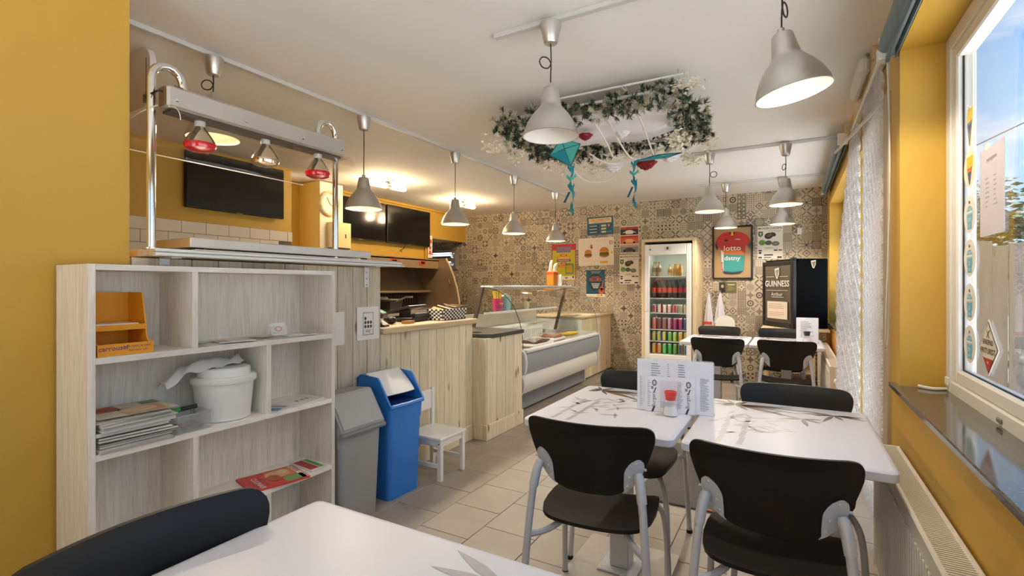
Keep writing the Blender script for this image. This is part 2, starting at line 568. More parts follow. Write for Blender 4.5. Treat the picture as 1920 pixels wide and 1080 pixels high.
struct('ceiling', B().box(-6.5, -2.6, 2.6, .66, 7.8, 2.7), CEIL)
struct('wall_back', B().box(-6.5, YB, 0, .66, YB + .16, 2.6), PAPERWALL)
struct('wall_left', B().box(-2.66, -2.6, 0, -2.39, 1.013, 2.6), YELLOW)
b = wall_holes('x', XW, .633, [-2.6, -1.2, 2.65, 2.98, 4.25, 4.75, 7.2, YB], [0, .86, 2.2, 2.31, 2.6],
               {(1, 1), (1, 2), (3, 0), (3, 1), (5, 1), (5, 2)})
struct('wall_right', b, YELLOW)
b = wall_holes('y', -2.76, -2.6, [-2.66, -2.2, .1, .655], [0, .35, 2.4, 2.6], {(1, 1)})
struct('wall_front', b, YELLOW)
w3 = struct('window_unseen', B().box(-2.2, -2.70, .35, -2.13, -2.64, 2.4).box(.03, -2.70, .35, .1, -2.64, 2.4).box(-1.08, -2.70, .35, -1.02, -2.64, 2.4)
            .box(-2.2, -2.70, .35, .1, -2.64, .42).box(-2.2, -2.70, 2.33, .1, -2.64, 2.4), PVC)  # unseen shop-front window behind the camera, added because the daylight level implies one
part('pane', B().box(-2.13, -2.675, .42, -1.08, -2.67, 2.33), WINGLASS, w3)
part('pane', B().box(-1.02, -2.675, .42, .03, -2.67, 2.33), WINGLASS, w3)
# kitchen walls
struct('wall_kitchen', B().box(-5.1, .4, 0, -4.87, 3.62, 2.6), YELLOW)
struct('wall_kitchen_unseen', B().box(-5.1, .3, 0, -2.66, .4, 2.6), YELLOW)  # out of view, added only to close the kitchen off for the light
struct('wall_kitchen_recess', B().box(-6.5, 3.6, 0, -5.37, 4.3, 2.6), YELLOW)
struct('wall_kitchen_far', B().box(-6.6, 4.3, 0, -6.4, YB, 2.6), WHITEWALL)
b = B().box(-5.37, 4.10, 0, -4.99, 4.46, 2.585, .004)
pil = struct('wall_pillar', b, [YELLOW, WHITEWALL])
for f in pil.data.polygons:
    if f.normal.x > .9: f.material_index = 1
bk = B().box(-5.75, 4.44, 2.11, -5.30, YB, 2.6).box(-5.75, 4.44, 1.72, -5.30, 6.48, 2.11)
struct('wall_bulkhead', bk, YELLOW)
struct('trim_1', B().box(-5.30, 4.46, 2.56, -5.27, YB, 2.598, .008), YELLOW)
struct('trim_2', B().box(-5.30, 6.44, 1.66, -5.26, 6.51, 2.13, .006), YELLOW)
# glazed kitchen tiles below the television
tw = struct('trim_3', B().box(-4.872, 1.0, .9, -4.862, 3.615, 1.905), GROUT)
tm = B().box(0, -.1085, -.0535, .008, .1085, .0535, .003).mesh('tile', CREAMTILE)
hm = B().box(0, -.028, -.0535, .008, .028, .0535, .003).mesh('tile', CREAMTILE)
for r in range(5):
    z = 1.85 - .11 * r
    for k in range(9):
        y = 3.564 - .11 - .2195 * k - (.11 if r % 2 else 0)
        link('tile', tm, tw, (-4.862, y, z))
    if r % 2 == 0: link('tile', hm, tw, (-4.862, 3.594, z))

# window beside the near tables
w1 = struct('window_1', B().box(.55, -1.2, .88, .63, -1.13, 2.31, .004).box(.55, 2.585, .88, .63, 2.65, 2.31, .004)
            .box(.55, -1.13, .88, .63, 2.585, .93, .004).box(.55, -1.13, 2.25, .63, 2.585, 2.31, .004), PVC)
part('sash', B().box(.558, 2.535, .93, .612, 2.585, 2.25, .006).box(.558, .6, .93, .612, .66, 2.25, .006).box(.558, .66, .93, .612, 2.535, .98, .006)
     .box(.558, .66, 2.20, .612, 2.535, 2.25, .006), PVC, w1)
part('gasket', B().box(.5765, 2.530, .98, .5825, 2.536, 2.20).box(.5765, .66, .978, .5825, 2.535, .984), RUBBER, w1)
part('pane', B().box(.578, .66, .98, .582, 2.535, 2.20), WINGLASS, w1)
part('pane', B().box(.578, -1.13, .93, .582, .6, 2.25), WINGLASS, w1)
part('hinge_cover', B().box(.543, 2.60, .905, .552, 2.64, .94, .003), PVC, w1)
part('drain_cap', B().box(.545, 2.02, .892, .552, 2.06, .908, .003), GREYDK, w1)
st = struct('trim_4', B().box(.375, -1.2, .86, .57, 2.75, .884, .004), SILL)
# street door behind the strand curtain
d1 = struct('door_1', B().box(.56, 2.98, 0, .63, 3.06, 2.2, .004).box(.56, 4.17, 0, .63, 4.25, 2.2, .004).box(.56, 3.06, 2.12, .63, 4.17, 2.2, .004)
            .box(.56, 3.06, 0, .63, 4.17, .10, .004), PVC)
part('pane', B().box(.595, 3.06, .10, .601, 4.17, 2.12), WINGLASS, d1)
part('door_handle', B().tube([(.56, 3.02, 1.05), (.52, 3.02, 1.05), (.52, 3.14, 1.05)], .01), STEEL, d1, smooth=True)
part('door_rail', B().box(.565, 3.06, .92, .625, 4.17, 1.0, .004), PVC, d1)
struct('trim_5', B().box(.375, 4.24, 0, .42, 4.34, 2.25, .004), PINE)
struct('trim_6', B().box(.385, 2.87, 0, .415, 2.98, 2.22, .004), mat('tan_frame', '#b7a384', .5))
# far window
w2 = struct('window_2', B().box(.55, 4.75, .86, .63, 4.82, 2.31, .004).box(.55, 7.13, .86, .63, 7.2, 2.31, .004).box(.55, 5.93, .86, .63, 6.02, 2.31, .004)
            .box(.55, 4.82, .86, .63, 7.13, .94, .004).box(.55, 4.82, 2.23, .63, 7.13, 2.31, .004), PVC)
part('pane', B().box(.588, 4.82, .94, .592, 5.93, 2.23), WINGLASS, w2)
part('pane', B().box(.588, 6.02, .94, .592, 7.13, 2.23), WINGLASS, w2)
struct('trim_7', B().box(.36, 4.62, .86, .57, 7.32, .884, .004), SILL)
b = B().box(.39, 4.40, .0, .402, YB, .86)
struct('baseboard_right', b, wood('varnished_panel', '#c88a2e', '#a86f22', axis=1, knots=False))

# ================================================================ outdoors
struct('ground', B().box(-14, -22, -.25, 26, 30, -.07), mat('paving', '#cdcbc6', .9, var=.08, vscale=2))
fr = thing('board_fence', 'weathered grey board fence outside the large window', 'fence', (3.0, 8.4, -.07))
fm = [B().box(-.0765, -.012, 0, .0765, .012, 1.88 + .03 * q, .004).mesh('board', wood('weathered_board%d' % q, '#3f3933', '#2d2824', knots=True, kn='#221e1a')) for q in range(3)]
for k in range(36):
    o = link('board', fm[k % 3], fr, (-2.1 + .152 * k, .026 * (k % 2), 0))
for z in (.35, 1.45): part('rail', B().box(-2.2, .04, z, 3.45, .085, z + .09, .004), cm('#5d554c', .8), fr)
LEAF = [mat('leaf_green%d' % i, c, .7, var=.25, vscale=8) for i, c in enumerate(('#3c4d31', '#4c5a3a'))]
BARK = mat('bark', '#6b5a48', .9, var=.2)


def tree(label, loc, h, r, seed, n=2600):
    rnd = random.Random(seed)
    t = thing('garden_tree', label, 'tree', loc, 0, 'trees beyond the fence')
    part('trunk', B().tube([(0, 0, 0), (.05, 0, h * .4), (-.05, .05, h * .75)], [.12, .1, .08, .05], 8, 3), BARK, t, smooth=True)
    b = B()
    cs = [(rnd.gauss(0, r * .45), rnd.gauss(0, r * .45), h * .72 + rnd.gauss(0, r * .4)) for _ in range(26)]
    for _ in range(n):
        c = rnd.choice(cs)
        p = Vector((c[0] + rnd.gauss(0, r * .2), c[1] + rnd.gauss(0, r * .2), c[2] + rnd.gauss(0, r * .17)))
        M = T(*p) @ RZ(rnd.uniform(0, 6.3)) @ RX(rnd.uniform(-1.2, 1.2)) @ Matrix.Scale(rnd.uniform(.05, .1), 4)
        b.add([(-1, 0, 0), (0, -.5, .1), (1.2, 0, 0), (0, .5, .1)], [(0, 1, 2, 3)], M)
    part('foliage', b, LEAF[seed % 2], t, kind='stuff')
    return t


tree('tall dark green tree rising behind the fence beside the stickers', (3.0, 12.5, -.07), 3.5, .8, 4)
tree('lower pale green tree behind the fence at the frame edge', (6.1, 12.5, -.07), 2.6, .7, 5)
b = B().tube([(1.3, 9.2, 2.8), (2.27, 9.2, 3.28), (2.78, 9.2, 3.53), (5, 9.2, 4.6)], .008, 5, 4)
single('overhead_wire', b, CORD, 'thin dark overhead wire crossing the sky outside', 'wire', smooth=True)
# ================================================================ plank bar and counters
def planks(root, y0, y1, z0, z1, x, m, n=None, w=.1, t=.02):
    n = n or round((y1 - y0) / w)
    w = (y1 - y0) / n
    pm = B().box(-t, -w / 2 + .0012, 0, 0, w / 2 - .0012, z1 - z0, .003).mesh('plank', m)
    for k in range(n):
        o = link('plank', pm, root)
        o.location = Vector((x - .0025 * random.random(), y0 + w * (k + .5), z0)) - root.location


pw = thing('plank_partition', 'tall whitewashed plank partition behind the bookcase', 'partition', (-2.5, 1.75, 0))
planks(pw, 1.02, 2.45, 0, 1.428, -2.385, PLANKGREY, 12)
part('carcass', B().box(-2.66, 1.016, 0, -2.406, 2.44, 1.425), PLANKGREY, pw, world=True)
def paper_on_wall(name, label, y0, y1, z0, z1, x=-2.3835):
    r = thing(name, label, 'sign', (x, (y0 + y1) / 2, z0))
    part('sheet', B().box(0, y0 - (y0 + y1) / 2, 0, .0012, (y1 - y0) / 2, z1 - z0), cm('#f0eeea', .6), r)
    return r


sc_ = thing('serving_counter', 'waist-high plank counter with a pale wood top', 'counter', (-2.6, 3.0, 0))
planks(sc_, 2.45, 3.545, 0, .985, -2.385, PLANK, 11)
part('carcass', B().box(-2.80, 2.45, 0, -2.406, 3.54, .98), PLANK, sc_, world=True)
part('countertop', B().box(-2.86, 2.452, .985, -2.355, 3.575, 1.028, .006), PINE, sc_, world=True)
part('skirting_board', B().box(-2.387, 2.45, 0, -2.372, 3.535, .13, .003), PLANK, sc_, world=True)

lc = thing('corner_counter', 'low plank counter with dark stone top beside the display case', 'counter', (-2.5, 3.85, 0))
planks(lc, 3.56, 4.19, 0, .86, -2.25, PLANK, 4)
part('carcass', B().box(-3.1, 3.562, 0, -2.272, 4.19, .858), PLANK, lc, world=True)
part('end_board', B().box(-2.392, 3.545, 0, -2.255, 3.561, .86, .002), PLANK, lc, world=True)
part('skirting_board', B().box(-2.25, 3.53, 0, -2.236, 4.19, .13, .003), PLANK, lc, world=True)
part('skirting_board', B().box(-2.37, 3.53, 0, -2.25, 3.545, .13, .003), PLANK, lc, world=True)
part('stone_top', B().prism([(-3.1, 3.576), (-2.30, 3.576), (-2.235, 3.64), (-2.235, 4.2), (-3.1, 4.2)], 'z', .86, .892), STONE, lc, world=True)
part('cable_grommet', B().lathe([(.02, 0), (.045, 0), (.045, .006), (.02, .006)], 16, T(-2.45, 3.7, .892), loop=True), DARK, lc, smooth=True, world=True)

# ---- refrigerated display case
dc = thing('display_case', 'grey refrigerated display case with curved glass front', 'display case', (-2.7, 5.27, 0))
D0, D1 = 4.205, 6.35
pr = [(-2.44, .03), (-2.44, .26), (-2.36, .28)]
part('base_panel', B().box(-3.2, D0 + .03, .03, -2.44, D1 - .03, .27), CASEGREY, dc, world=True)
part('plinth', B().box(-3.15, D0 + .06, 0, -2.5, D1 - .06, .03), DARK, dc, world=True)
def belly(z0, z1, x0, bulge, n=8):
    return [(x0 + bulge * math.sin(PI * (.12 + .76 * k / n)), z0 + (z1 - z0) * k / n) for k in range(n + 1)]
lowp = belly(.25, .455, -2.31, .055)
upp = belly(.455, .655, -2.262, .025)
part('bumper_panel', B().prism([(-3.2, .25)] + lowp + [(-3.2, .455)], 'y', D0 + .04, D1 - .04), mat('case_cream', '#d9d6cd', .35), dc, smooth=True, world=True)
part('upper_panel', B().prism([(-3.2, .455)] + upp + [(-3.2, .50)], 'y', D0 + .04, D1 - .04), CASEGREY, dc, smooth=True, world=True)
part('front_rail', B().box(-2.31, D0 + .04, .652, -2.225, D1 - .04, .682, .008), CASELIGHT, dc, world=True)
for y in (D0, D1 - .04):
    o = part('end_panel', B().prism([(-3.2, .03), (-2.44, .03), (-2.44, .25)] + [(x + .018, z) for x, z in lowp] + [(x + .018, z) for x, z in upp] + [(-2.28, .70), (-3.2, .70)], 'y', y, y + .04), CASELIGHT, dc, smooth=True, world=True)
part('well_floor', B().box(-3.15, D0 + .04, .60, -2.30, D1 - .04, .655), STEEL, dc, world=True)
part('back_wall', B().box(-3.22, D0, .5, -3.18, D1, .98), STEEL, dc, world=True)
def gl(t):
    a = t * PI / 2
    return (-2.72 + .46 * math.cos(a) ** .85, .69 + .60 * math.sin(a) ** .95)
part('curved_glass', B().grid(lambda u, v: (gl(u)[0], D0 + .02 + (D1 - D0 - .04) * v, gl(u)[1]), 14, 1), GLASS, dc, smooth=True, world=True)
part('glass_edge', B().tube([(gl(k / 12)[0], D0 + .02, gl(k / 12)[1]) for k in range(13)], .004, 6), cm('#3f5347', .2), dc, smooth=True, world=True)
part('glass_edge', B().tube([(gl(k / 12)[0], D1 - .02, gl(k / 12)[1]) for k in range(13)], .004, 6), cm('#6b7f72', .2), dc, smooth=True, world=True)
part('end_glass', B().prism([gl(k / 12) for k in range(13)] + [(-2.87, .70)], 'y', D0 + .012, D0 + .017), GLASS, dc, world=True)
part('end_glass', B().prism([gl(k / 12) for k in range(13)] + [(-2.87, .70)], 'y', D1 - .017, D1 - .012), GLASS, dc, world=True)
part('rear_post', B().prism([(-2.705, 1.295), (-2.74, 1.295), (-2.90, .70), (-2.865, .70)], 'y', D0 + .0, D0 + .03), cm('#5c5046', .4), dc, world=True)
part('rear_post', B().prism([(-2.705, 1.295), (-2.74, 1.295), (-2.90, .70), (-2.865, .70)], 'y', D1 - .03, D1), cm('#5c5046', .4), dc, world=True)
part('top_shelf', B().box(-2.84, D0 + .16, 1.289, -2.68, D1 + .1, 1.309, .004), CASELIGHT, dc, world=True)
part('glass_shelf', B().box(-3.0, D0 + .05, 1.02, -2.72, D1 - .05, 1.028), GLASS, dc, world=True)
part('shelf_edge', B().box(-2.73, D0 + .05, 1.012, -2.715, D1 - .3, 1.036, .003), WHITE, dc, world=True)
part('deck_tray', B().box(-3.14, D0 + .06, .80, -3.0, D1 - .06, .815), STEEL, dc, world=True)

# food and tubs in and on the case
def pot(name, label, x, y, z, r, h, m, cat='tub', group=None):
    return single(name, B().lathe([(0, 0), (r * .82, 0), (r, h), (r * 1.06, h), (r * 1.06, h + .006), (r * .94, h + .006), (r * .78, .01), (0, .01)], 16), m, label, cat, group, True, loc=(x, y, z))
cr = thing('plastic_crate', 'white slotted plastic crate inside the display case', 'crate', (-2.80, 5.1, .656))
b = B()
b.box(-.14, -.36, 0, .14, .36, .012)
for sx in (-1, 1):
    b.box(sx * .14 - .006, -.36, 0, sx * .14 + .006, .36, .05).box(sx * .14 - .008, -.36, .15, sx * .14 + .008, .36, .18)
    for k in range(19): b.box(sx * .14 - .004, -.36 + .04 * k - .008, .05, sx * .14 + .004, -.36 + .04 * k + .008, .15)
for sy in (-1, 1): b.box(-.14, sy * .36 - .006, 0, .14, sy * .36 + .006, .18)
part('basket_body', b, WHITE, cr)
rnd = random.Random(3)
for k in range(3):
    single('sauce_bottle', B().lathe([(0, 0), (.034, 0), (.036, .12), (.024, .16), (.012, .17), (.012, .20), (0, .205)], 14), cm(['#e9c21b', '#e3b414', '#f0d14a'][k], .4),
           ['squat yellow sauce bottle nearest the case glass', 'yellow sauce bottle behind the front one in the case', 'pale yellow sauce bottle second row in the case'][k], 'bottle', 'yellow sauce bottles in the case', True, loc=(-2.42 - .07 * k, 4.40 + .045 * k, .656))
for k, (x, y, l) in enumerate(((-2.45, 4.86, .52), (-2.52, 5.45, .34))):
    t = thing('meat_tray', ['film-wrapped tray of dark sausages in the case', 'white tray of wrapped skewers further along the case'][k], 'tray', (x, y, .656))
    part('tray', B().box(-.11, -l / 2, 0, .11, l / 2, .035, .01), cm('#e8e6e2', .3), t)
    for q in range(6):
        part('sausage', B().ell((-.08 + .032 * q, 0, .05), (.017, l * .42, .02), 8, 6), cm('#5d2f28', .4) if k == 0 else cm('#a8674a', .4), t, smooth=True)
    part('film', B().grid(lambda u, v: (-.11 + .22 * u, -l / 2 + l * v, .075 + .012 * math.sin(9 * v + 4 * u)), 8, 10), PLASTICSHEET, t, smooth=True)
for k in range(4):
    single('snack_stick', B().tube([(-2.62 + .02 * k, 5.62 + .12 * k, .68 + .012 * (k % 2)), (-2.56 + .02 * k, 5.95 + .08 * k, .68)], .02, 8), cm('#e5b820', .5),
           ['yellow breaded stick nearest in the case', 'yellow breaded stick second in the case', 'yellow breaded stick third in the case', 'yellow breaded stick farthest in the case'][k], 'snack', 'yellow breaded sticks', True)
cups = []
for k in range(3):
    cups.append(pot('ice_cup', ['bright patterned cup holding yellow spoons on the glass shelf', 'pale blue patterned cup of white tubs beside the spoons', 'plain small cup on the glass shelf'][k], -2.86 + .02 * k, 4.74 + [0, .15, .62][k], 1.029, [.06, .065, .035][k], [.13, .15, .08][k], cm(['#e5487b', '#9fd0d6', '#e8d9b0'][k], .5), 'cup'))
sp = thing('spoon_bunch', 'bunch of yellow plastic spoons standing in the patterned cup', 'spoons', (-2.86, 4.74, 1.05))
for k in range(9):
    a = k * .7
    part('spoon', B().tube([(.02 * math.cos(a), .02 * math.sin(a), 0), (.055 * math.cos(a), .055 * math.sin(a), .2)], .005, 5), cm('#f2cf1f', .4), sp)
for k in range(5):
    part('spot', B().ell((0.052, .02 * (k - 2), .045 + .035 * (k % 2)), (.008, .012, .012), 8, 5), cm(['#3b6fd1', '#e8d21f', '#3aa0d6', '#f2f2f2', '#d84b8f'][k]), cups[0], smooth=True)
for k in range(5):
    a = k * 1.26
    single('foam_lump', B().ell((0, 0, 0), (.024, .024, .02), 10, 6), cm('#f4f1ec', .6), ['white foam lump heaped left in the pale blue cup', 'white foam lump heaped right in the pale blue cup', 'white foam lump at the back of the pale blue cup', 'white foam lump in front of the pale blue cup', 'white foam lump on top of the pale blue cup'][k], 'foam lump', 'white foam lumps', True,
           loc=(-2.84 + (.03 * math.cos(a) if k < 4 else 0), 4.89 + (.03 * math.sin(a) if k < 4 else 0), 1.185 + (.02 if k == 4 else 0)))
nh = thing('napkin_holder', 'orange and white napkin dispenser standing on the case top shelf', 'dispenser', (-2.76, 5.98, 1.3095))
part('holder', B().box(-.05, -.07, 0, .05, .07, .19, .006), cm('#d98a1c', .5), nh)
part('napkin', B().prism([(-.06, .1), (.02, .1), (.05, .34), (.0, .28)], 'x', -.045, -.02), cm('#f6efe2', .8), nh)
part('napkin', B().prism([(0, .1), (.07, .1), (.12, .30), (.05, .26)], 'x', -.01, .015), cm('#f6efe2', .8), nh)
part('label_band', B().box(-.052, -.072, .145, .052, .072, .175), cm('#e0502a', .5), nh)
for k in range(2):
    single('salt_tube', B().lathe([(0, 0), (.02, 0), (.02, .12), (.012, .15), (0, .15)], 12), WHITE, ['slim white shaker beside the napkin dispenser', 'second slim white shaker at the shelf end'][k], 'shaker', 'slim white shakers', True, loc=(-2.74, 6.12 + .08 * k, 1.3095))

ec = thing('end_counter', 'pale plank counter at the far end of the display case', 'counter', (-2.9, 7.0, 0))
planks(ec, 6.42, YB - .01, 0.02, .86, -2.50, PLANK, 10, t=.02)
part('carcass', B().box(-3.3, 6.42, 0.01, -2.522, YB - .01, .86), WHITEPAINT, ec, world=True)
part('countertop', B().box(-3.35, 6.39, .86, -2.46, YB - .01, .885, .004), PINE, ec, world=True)
single('paper_pile', B().box(-2.75, 6.6, .886, -2.45, 6.95, .90, .002), cm('#eee3cf', .8), 'thin pile of wrapping paper overhanging the end counter', 'paper')

# ---- pass shelf and heat-lamp bridge
ps = thing('pass_shelf', 'white metal-edged pass shelf above the bookcase', 'shelf', (-2.5, 1.75, 1.42))
part('board', B().box(-2.72, 1.045, 1.432, -2.268, 2.44, 1.462, .002), PINE, ps, world=True)
part('edge_profile', B().box(-2.268, 1.045, 1.432, -2.25, 2.50, 1.448, .003), ALUPALE, ps, world=True)
part('edge_profile', B().box(-2.266, 1.045, 1.449, -2.248, 2.51, 1.463, .003), ALUPALE, ps, world=True)
part('edge_profile', B().box(-2.285, 1.2, 1.463, -2.252, 2.47, 1.468, .002), ALUPALE, ps, world=True)
for k in range(3):
    part('profile_prong', B().box(-2.262 - .012 * k, 2.50, 1.434 + .011 * k, -2.255 - .012 * k, 2.545, 1.440 + .011 * k, .002), ALUPALE, ps, world=True)
for y, z in ((1.12, 1.40), (2.30, 1.30)):
    part('bracket', B().box(-2.384, y, z, -2.380, y + .04, 1.432).box(-2.384, y, 1.426, -2.28, y + .04, 1.431), ALUPALE, ps, world=True)
    if z < 1.35:
        for q in (0, 1, 2): part('screw', B().lathe([(0, .003), (.004, .002), (.004, 0)], 8, T(-2.380, y + .02, 1.315 + .04 * q) @ RY(PI / 2)), GREYDK, ps, world=True)
tr = thing('warming_plate', 'long shallow stainless warming plate on the pass shelf', 'warming plate', (-2.46, 1.75, 1.462))
part('plate', B().box(-2.66, 1.205, 1.478, -2.30, 2.28, 1.522, .003), STEEL, tr, world=True)
for y in (1.23, 2.22):
    for x in (-2.32, -2.62): part('foot', B().box(x - .012, y, 1.468, x + .012, y + .035, 1.479), RUBBER, tr, world=True)
hb = thing('heat_lamp_bridge', 'chrome heat-lamp bridge with three bulbs above the pass shelf', 'heat lamp', (-2.33, 1.55, 1.462))
for y, sg in ((1.068, 1), (2.03, -1)):
    arc = [(-2.335, y, 1.468), (-2.335, y, 1.9), (-2.335, y, 2.18)]
    for k in range(1, 9):
        a = PI * k / 8
        arc.append((-2.335, y + sg * (.062 - .062 * math.cos(a)), 2.18 + .062 * math.sin(a) * 1.1))
    arc.append((-2.335, y + sg * .124, 2.10))
    part('post', B().tube(arc, .0165, 12), CHROME, hb, smooth=True, world=True)
    part('post_collar', B().lathe([(0, 0), (.03, 0), (.03, .006), (.018, .008)], 16, T(-2.335, y, 1.4625)), CHROME, hb, smooth=True, world=True)
part('lamp_beam', B().box(-2.318, 1.09, 2.053, -2.25, 2.035, 2.147, .010), STEEL, hb, world=True)
part('beam_end', B().box(-2.312, 1.084, 2.06, -2.262, 1.091, 2.14, .003), cm('#6b4a26', .5), hb, world=True)
part('switch', B().box(-2.31, 1.13, 2.147, -2.28, 1.17, 2.16, .004), DARK, hb, world=True)
part('cable', B().tube([(-2.30, 1.05, 2.10), (-2.29, 1.075, 2.12), (-2.275, 1.085, 2.115)], .004, 6, 3), CORD, hb, world=True)
for y in (1.125, 1.43, 1.74, 2.0):
    part('bolt', B().lathe([(0, .004), (.008, .003), (.009, 0)], 10, T(-2.25, y, 2.088) @ RY(PI / 2)), CHROME, hb, smooth=True, world=True)
part('shade_strip', B().box(-2.335, 1.11, 2.040, -2.265, 2.01, 2.053, .002), cm('#4c4238', .3), hb, world=True)
def hood(t): return (-2.27 - .40 * math.sin(t * PI / 2) ** 1.1, 2.05 - .11 * t ** 2.2)
part('rear_guard', B().grid(lambda u, v: (hood(u)[0], 1.06 + 1.0 * v, hood(u)[1]), 12, 2), ACRYL, hb, smooth=True, world=True)
part('guard_edge', B().tube([(hood(k / 10)[0], 1.06, hood(k / 10)[1]) for k in range(11)] + [(hood(1)[0], 2.06, hood(1)[1]), (hood(1)[0] + .01, 2.06, hood(1)[1])], .0028, 5), cm('#efe3cf', .2), hb, smooth=True, world=True)
part('front_guard', B().grid(lambda u, v: (-2.262 + .09 * math.sin(u * PI / 2), 1.10 + .93 * v, 2.055 - .07 * (1 - math.cos(u * PI / 2))), 8, 1), ACRYL, hb, smooth=True, world=True)
part('guard_edge', B().tube([(-2.262 + .09 * math.sin(k / 8 * PI / 2), 1.10, 2.055 - .07 * (1 - math.cos(k / 8 * PI / 2))) for k in range(9)], .002, 5), cm('#efe3cf', .2), hb, smooth=True, world=True)
REDG = mat('ruby_glass', '#d40d1c', .08, coat=.5)
BULBCLEAR = mat('mirrored_bulb', '#d8c8b0', .06, metal=.85)
for k, y in enumerate((1.246, 1.562, 1.877)):
    lb = part('heat_bulb', B().lathe([(.018, .0), (.02, -.03), (.03, -.045), (.056, -.085), (.064, -.103)], 20, T(-2.30, y, 2.045)), BULBCLEAR, hb, smooth=True, label='reflector heat bulb', world=True)
    part('bulb_face', B().lathe([(.064, -.103), (.065, -.112), (.060, -.128), (.035, -.138), (0, -.141)], 20, T(-2.30, y, 2.045)), REDG if k != 1 else BULBCLEAR, lb, smooth=True, label=['ruby red bulb face', 'clear bulb face', 'ruby red bulb face'][k])
    part('socket', B().lathe([(0, .01), (.022, .008), (.022, -.028), (.0, -.03)], 14, T(-2.30, y, 2.045)), ALUPALE, lb, smooth=True)
# ================================================================ decals for print
def _text_mesh(s, size, bold=False):
    c = bpy.data.curves.new('t', 'FONT'); c.body = s; c.size = size; c.align_x = 'CENTER'; c.align_y = 'CENTER'
    c.resolution_u = 2
    if bold: c.offset = size * .012
    o = bpy.data.objects.new('t', c)
    me = o.to_mesh()
    vs = [tuple(v.co) for v in me.vertices]; fs = [tuple(p.vertices) for p in me.polygons]
    o.to_mesh_clear(); bpy.data.objects.remove(o); bpy.data.curves.remove(c)
    return vs, fs


class Print:
    """flat print on a sheet: local x right, z up, facing -y; one part per colour"""
    def __init__(s, root, y=-.0006, M=None): s.root = root; s.y = y; s.M = M; s.d = {}

    def _b(s, col, kind): return s.d.setdefault((col, kind), B())

    def poly(s, pts, col, l=0):
        y = s.y - .0003 * l
        s._b(col, 'printed_shape').add([(x, y, z) for x, z in pts], [tuple(range(len(pts)))], s.M); return s

    def rect(s, x0, z0, x1, z1, col, l=0): return s.poly([(x0, z0), (x1, z0), (x1, z1), (x0, z1)], col, l)

    def oval(s, x, z, rx, rz, col, l=0, n=18, rot=0):
        ca, sa = math.cos(rot), math.sin(rot)
        P = [(rx * math.cos(2 * PI * k / n), rz * math.sin(2 * PI * k / n)) for k in range(n)]
        return s.poly([(x + a * ca - c * sa, z + a * sa + c * ca) for a, c in P], col, l)

    def text(s, t, x, z, size, col, l=1, w=None, rot=0, bold=False):
        vs, fs = _text_mesh(t, size, bold)
        k = 1.0
        if w:
            wx = max(v[0] for v in vs) - min(v[0] for v in vs); k = w / wx if wx > 0 else 1
        ca, sa = math.cos(rot), math.sin(rot); y = s.y - .0003 * l
        s._b(col, 'lettering').add([(x + v[0] * k * ca - v[1] * sa, y, z + v[0] * k * sa + v[1] * ca) for v in vs], fs, s.M); return s

    def lines(s, x0, x1, z0, z1, n, col, l=1, seed=1, h=.35):
        r = random.Random(seed)
        for k in range(n):
            z = z1 - (z1 - z0) * (k + .5) / n; hh = (z1 - z0) / n * h / 2
            w = (x1 - x0) * r.uniform(.45, 1)
            s.rect(x0, z - hh, x0 + w, z + hh, col, l)
        return s

    def done(s, rough=.55):
        for (col, kind), b in s.d.items():
            o = link(kind, b.mesh(kind, cm(col, rough), recalc=False), s.root)
            if len(b.f) > 12 and kind == 'printed_shape': o['kind'] = 'stuff'


def sheet(name, label, cat, x, y, z, w, h, col, rz=0.0, t=.0015, roll=0.0):
    """a poster: root at the bottom centre, facing -y turned by rz"""
    r = thing(name, label, cat, (x, y, z), rz)
    if roll: r.rotation_euler = (0, roll, rz)
    part('sheet', B().box(-w / 2, 0, 0, w / 2, t, h), cm(col, .5), r)
    return r, Print(r)


# sign on the plank partition
r, p = sheet('recycling_sign', 'white taped paper marked PMD on the plank partition', 'sign', -2.3825, 2.335, .962, .19, .212, '#f1efea', PI / 2)
p.rect(-.045, .03, .045, .175, '#3a3a3a').rect(-.042, .033, .042, .172, '#f1efea', 1).rect(-.04, .036, .04, .065, '#3a3a3a', 1).rect(-.038, .038, .038, .063, '#f1efea', 2).text('PMD', 0, .0505, .024, '#222222', 3)
for k in range(7): p.oval(-.025 + .024 * (k % 3), .085 + .026 * (k // 3), .010, .011, '#4a4a4a', 2)
p.done()
r, p = sheet('blank_note', 'blank white paper half hidden behind the bookcase edge', 'paper', -2.3825, 2.08, .95, .12, .2, '#eeece6', PI / 2)

# ================================================================ kitchen
def tv(label, x, y0, y1, z0, z1):
    t = thing('television', label, 'television', (x, (y0 + y1) / 2, z0), 0, 'wall televisions')
    w = (y1 - y0) / 2; h = z1 - z0
    part('casing', B().box(-.045, -w, 0, -.004, w, h, .006), DARK, t)
    part('screen', B().box(-.006, -w + .008, .014, -.002, w - .008, h - .008), SCREEN, t)
    part('wall_mount', B().box(-.10, -.12, h * .3, -.045, .12, h * .7), DARK, t)
    part('badge', B().box(-.006, -.03, -.006, .0, .03, .004, .002), GREYDK, t)
    return t
tv('black television above the cream kitchen tiles', -4.80, 2.48, 3.482, 2.03, 2.56)
tv('black television half hidden by the lit pendant and pillar', -5.2, 4.49, 5.445, 1.95, 2.51)
tv('black television on the yellow bulkhead beside the H sign', -5.2, 5.485, 6.48, 1.95, 2.515)
single('loose_cable', B().tube([(-5.22, 5.9, 1.95), (-5.24, 5.87, 1.88), (-5.24, 5.8, 1.85), (-5.24, 5.84, 1.83)], .006, 6, 4), CORD, 'short black cable dangling below the right television', 'cable', smooth=True)
r, p = sheet('wall_sign', 'white sign with red H at the bulkhead end', 'sign', -5.24, 6.52, 1.77, .115, .37, '#f0ece6', PI / 2)
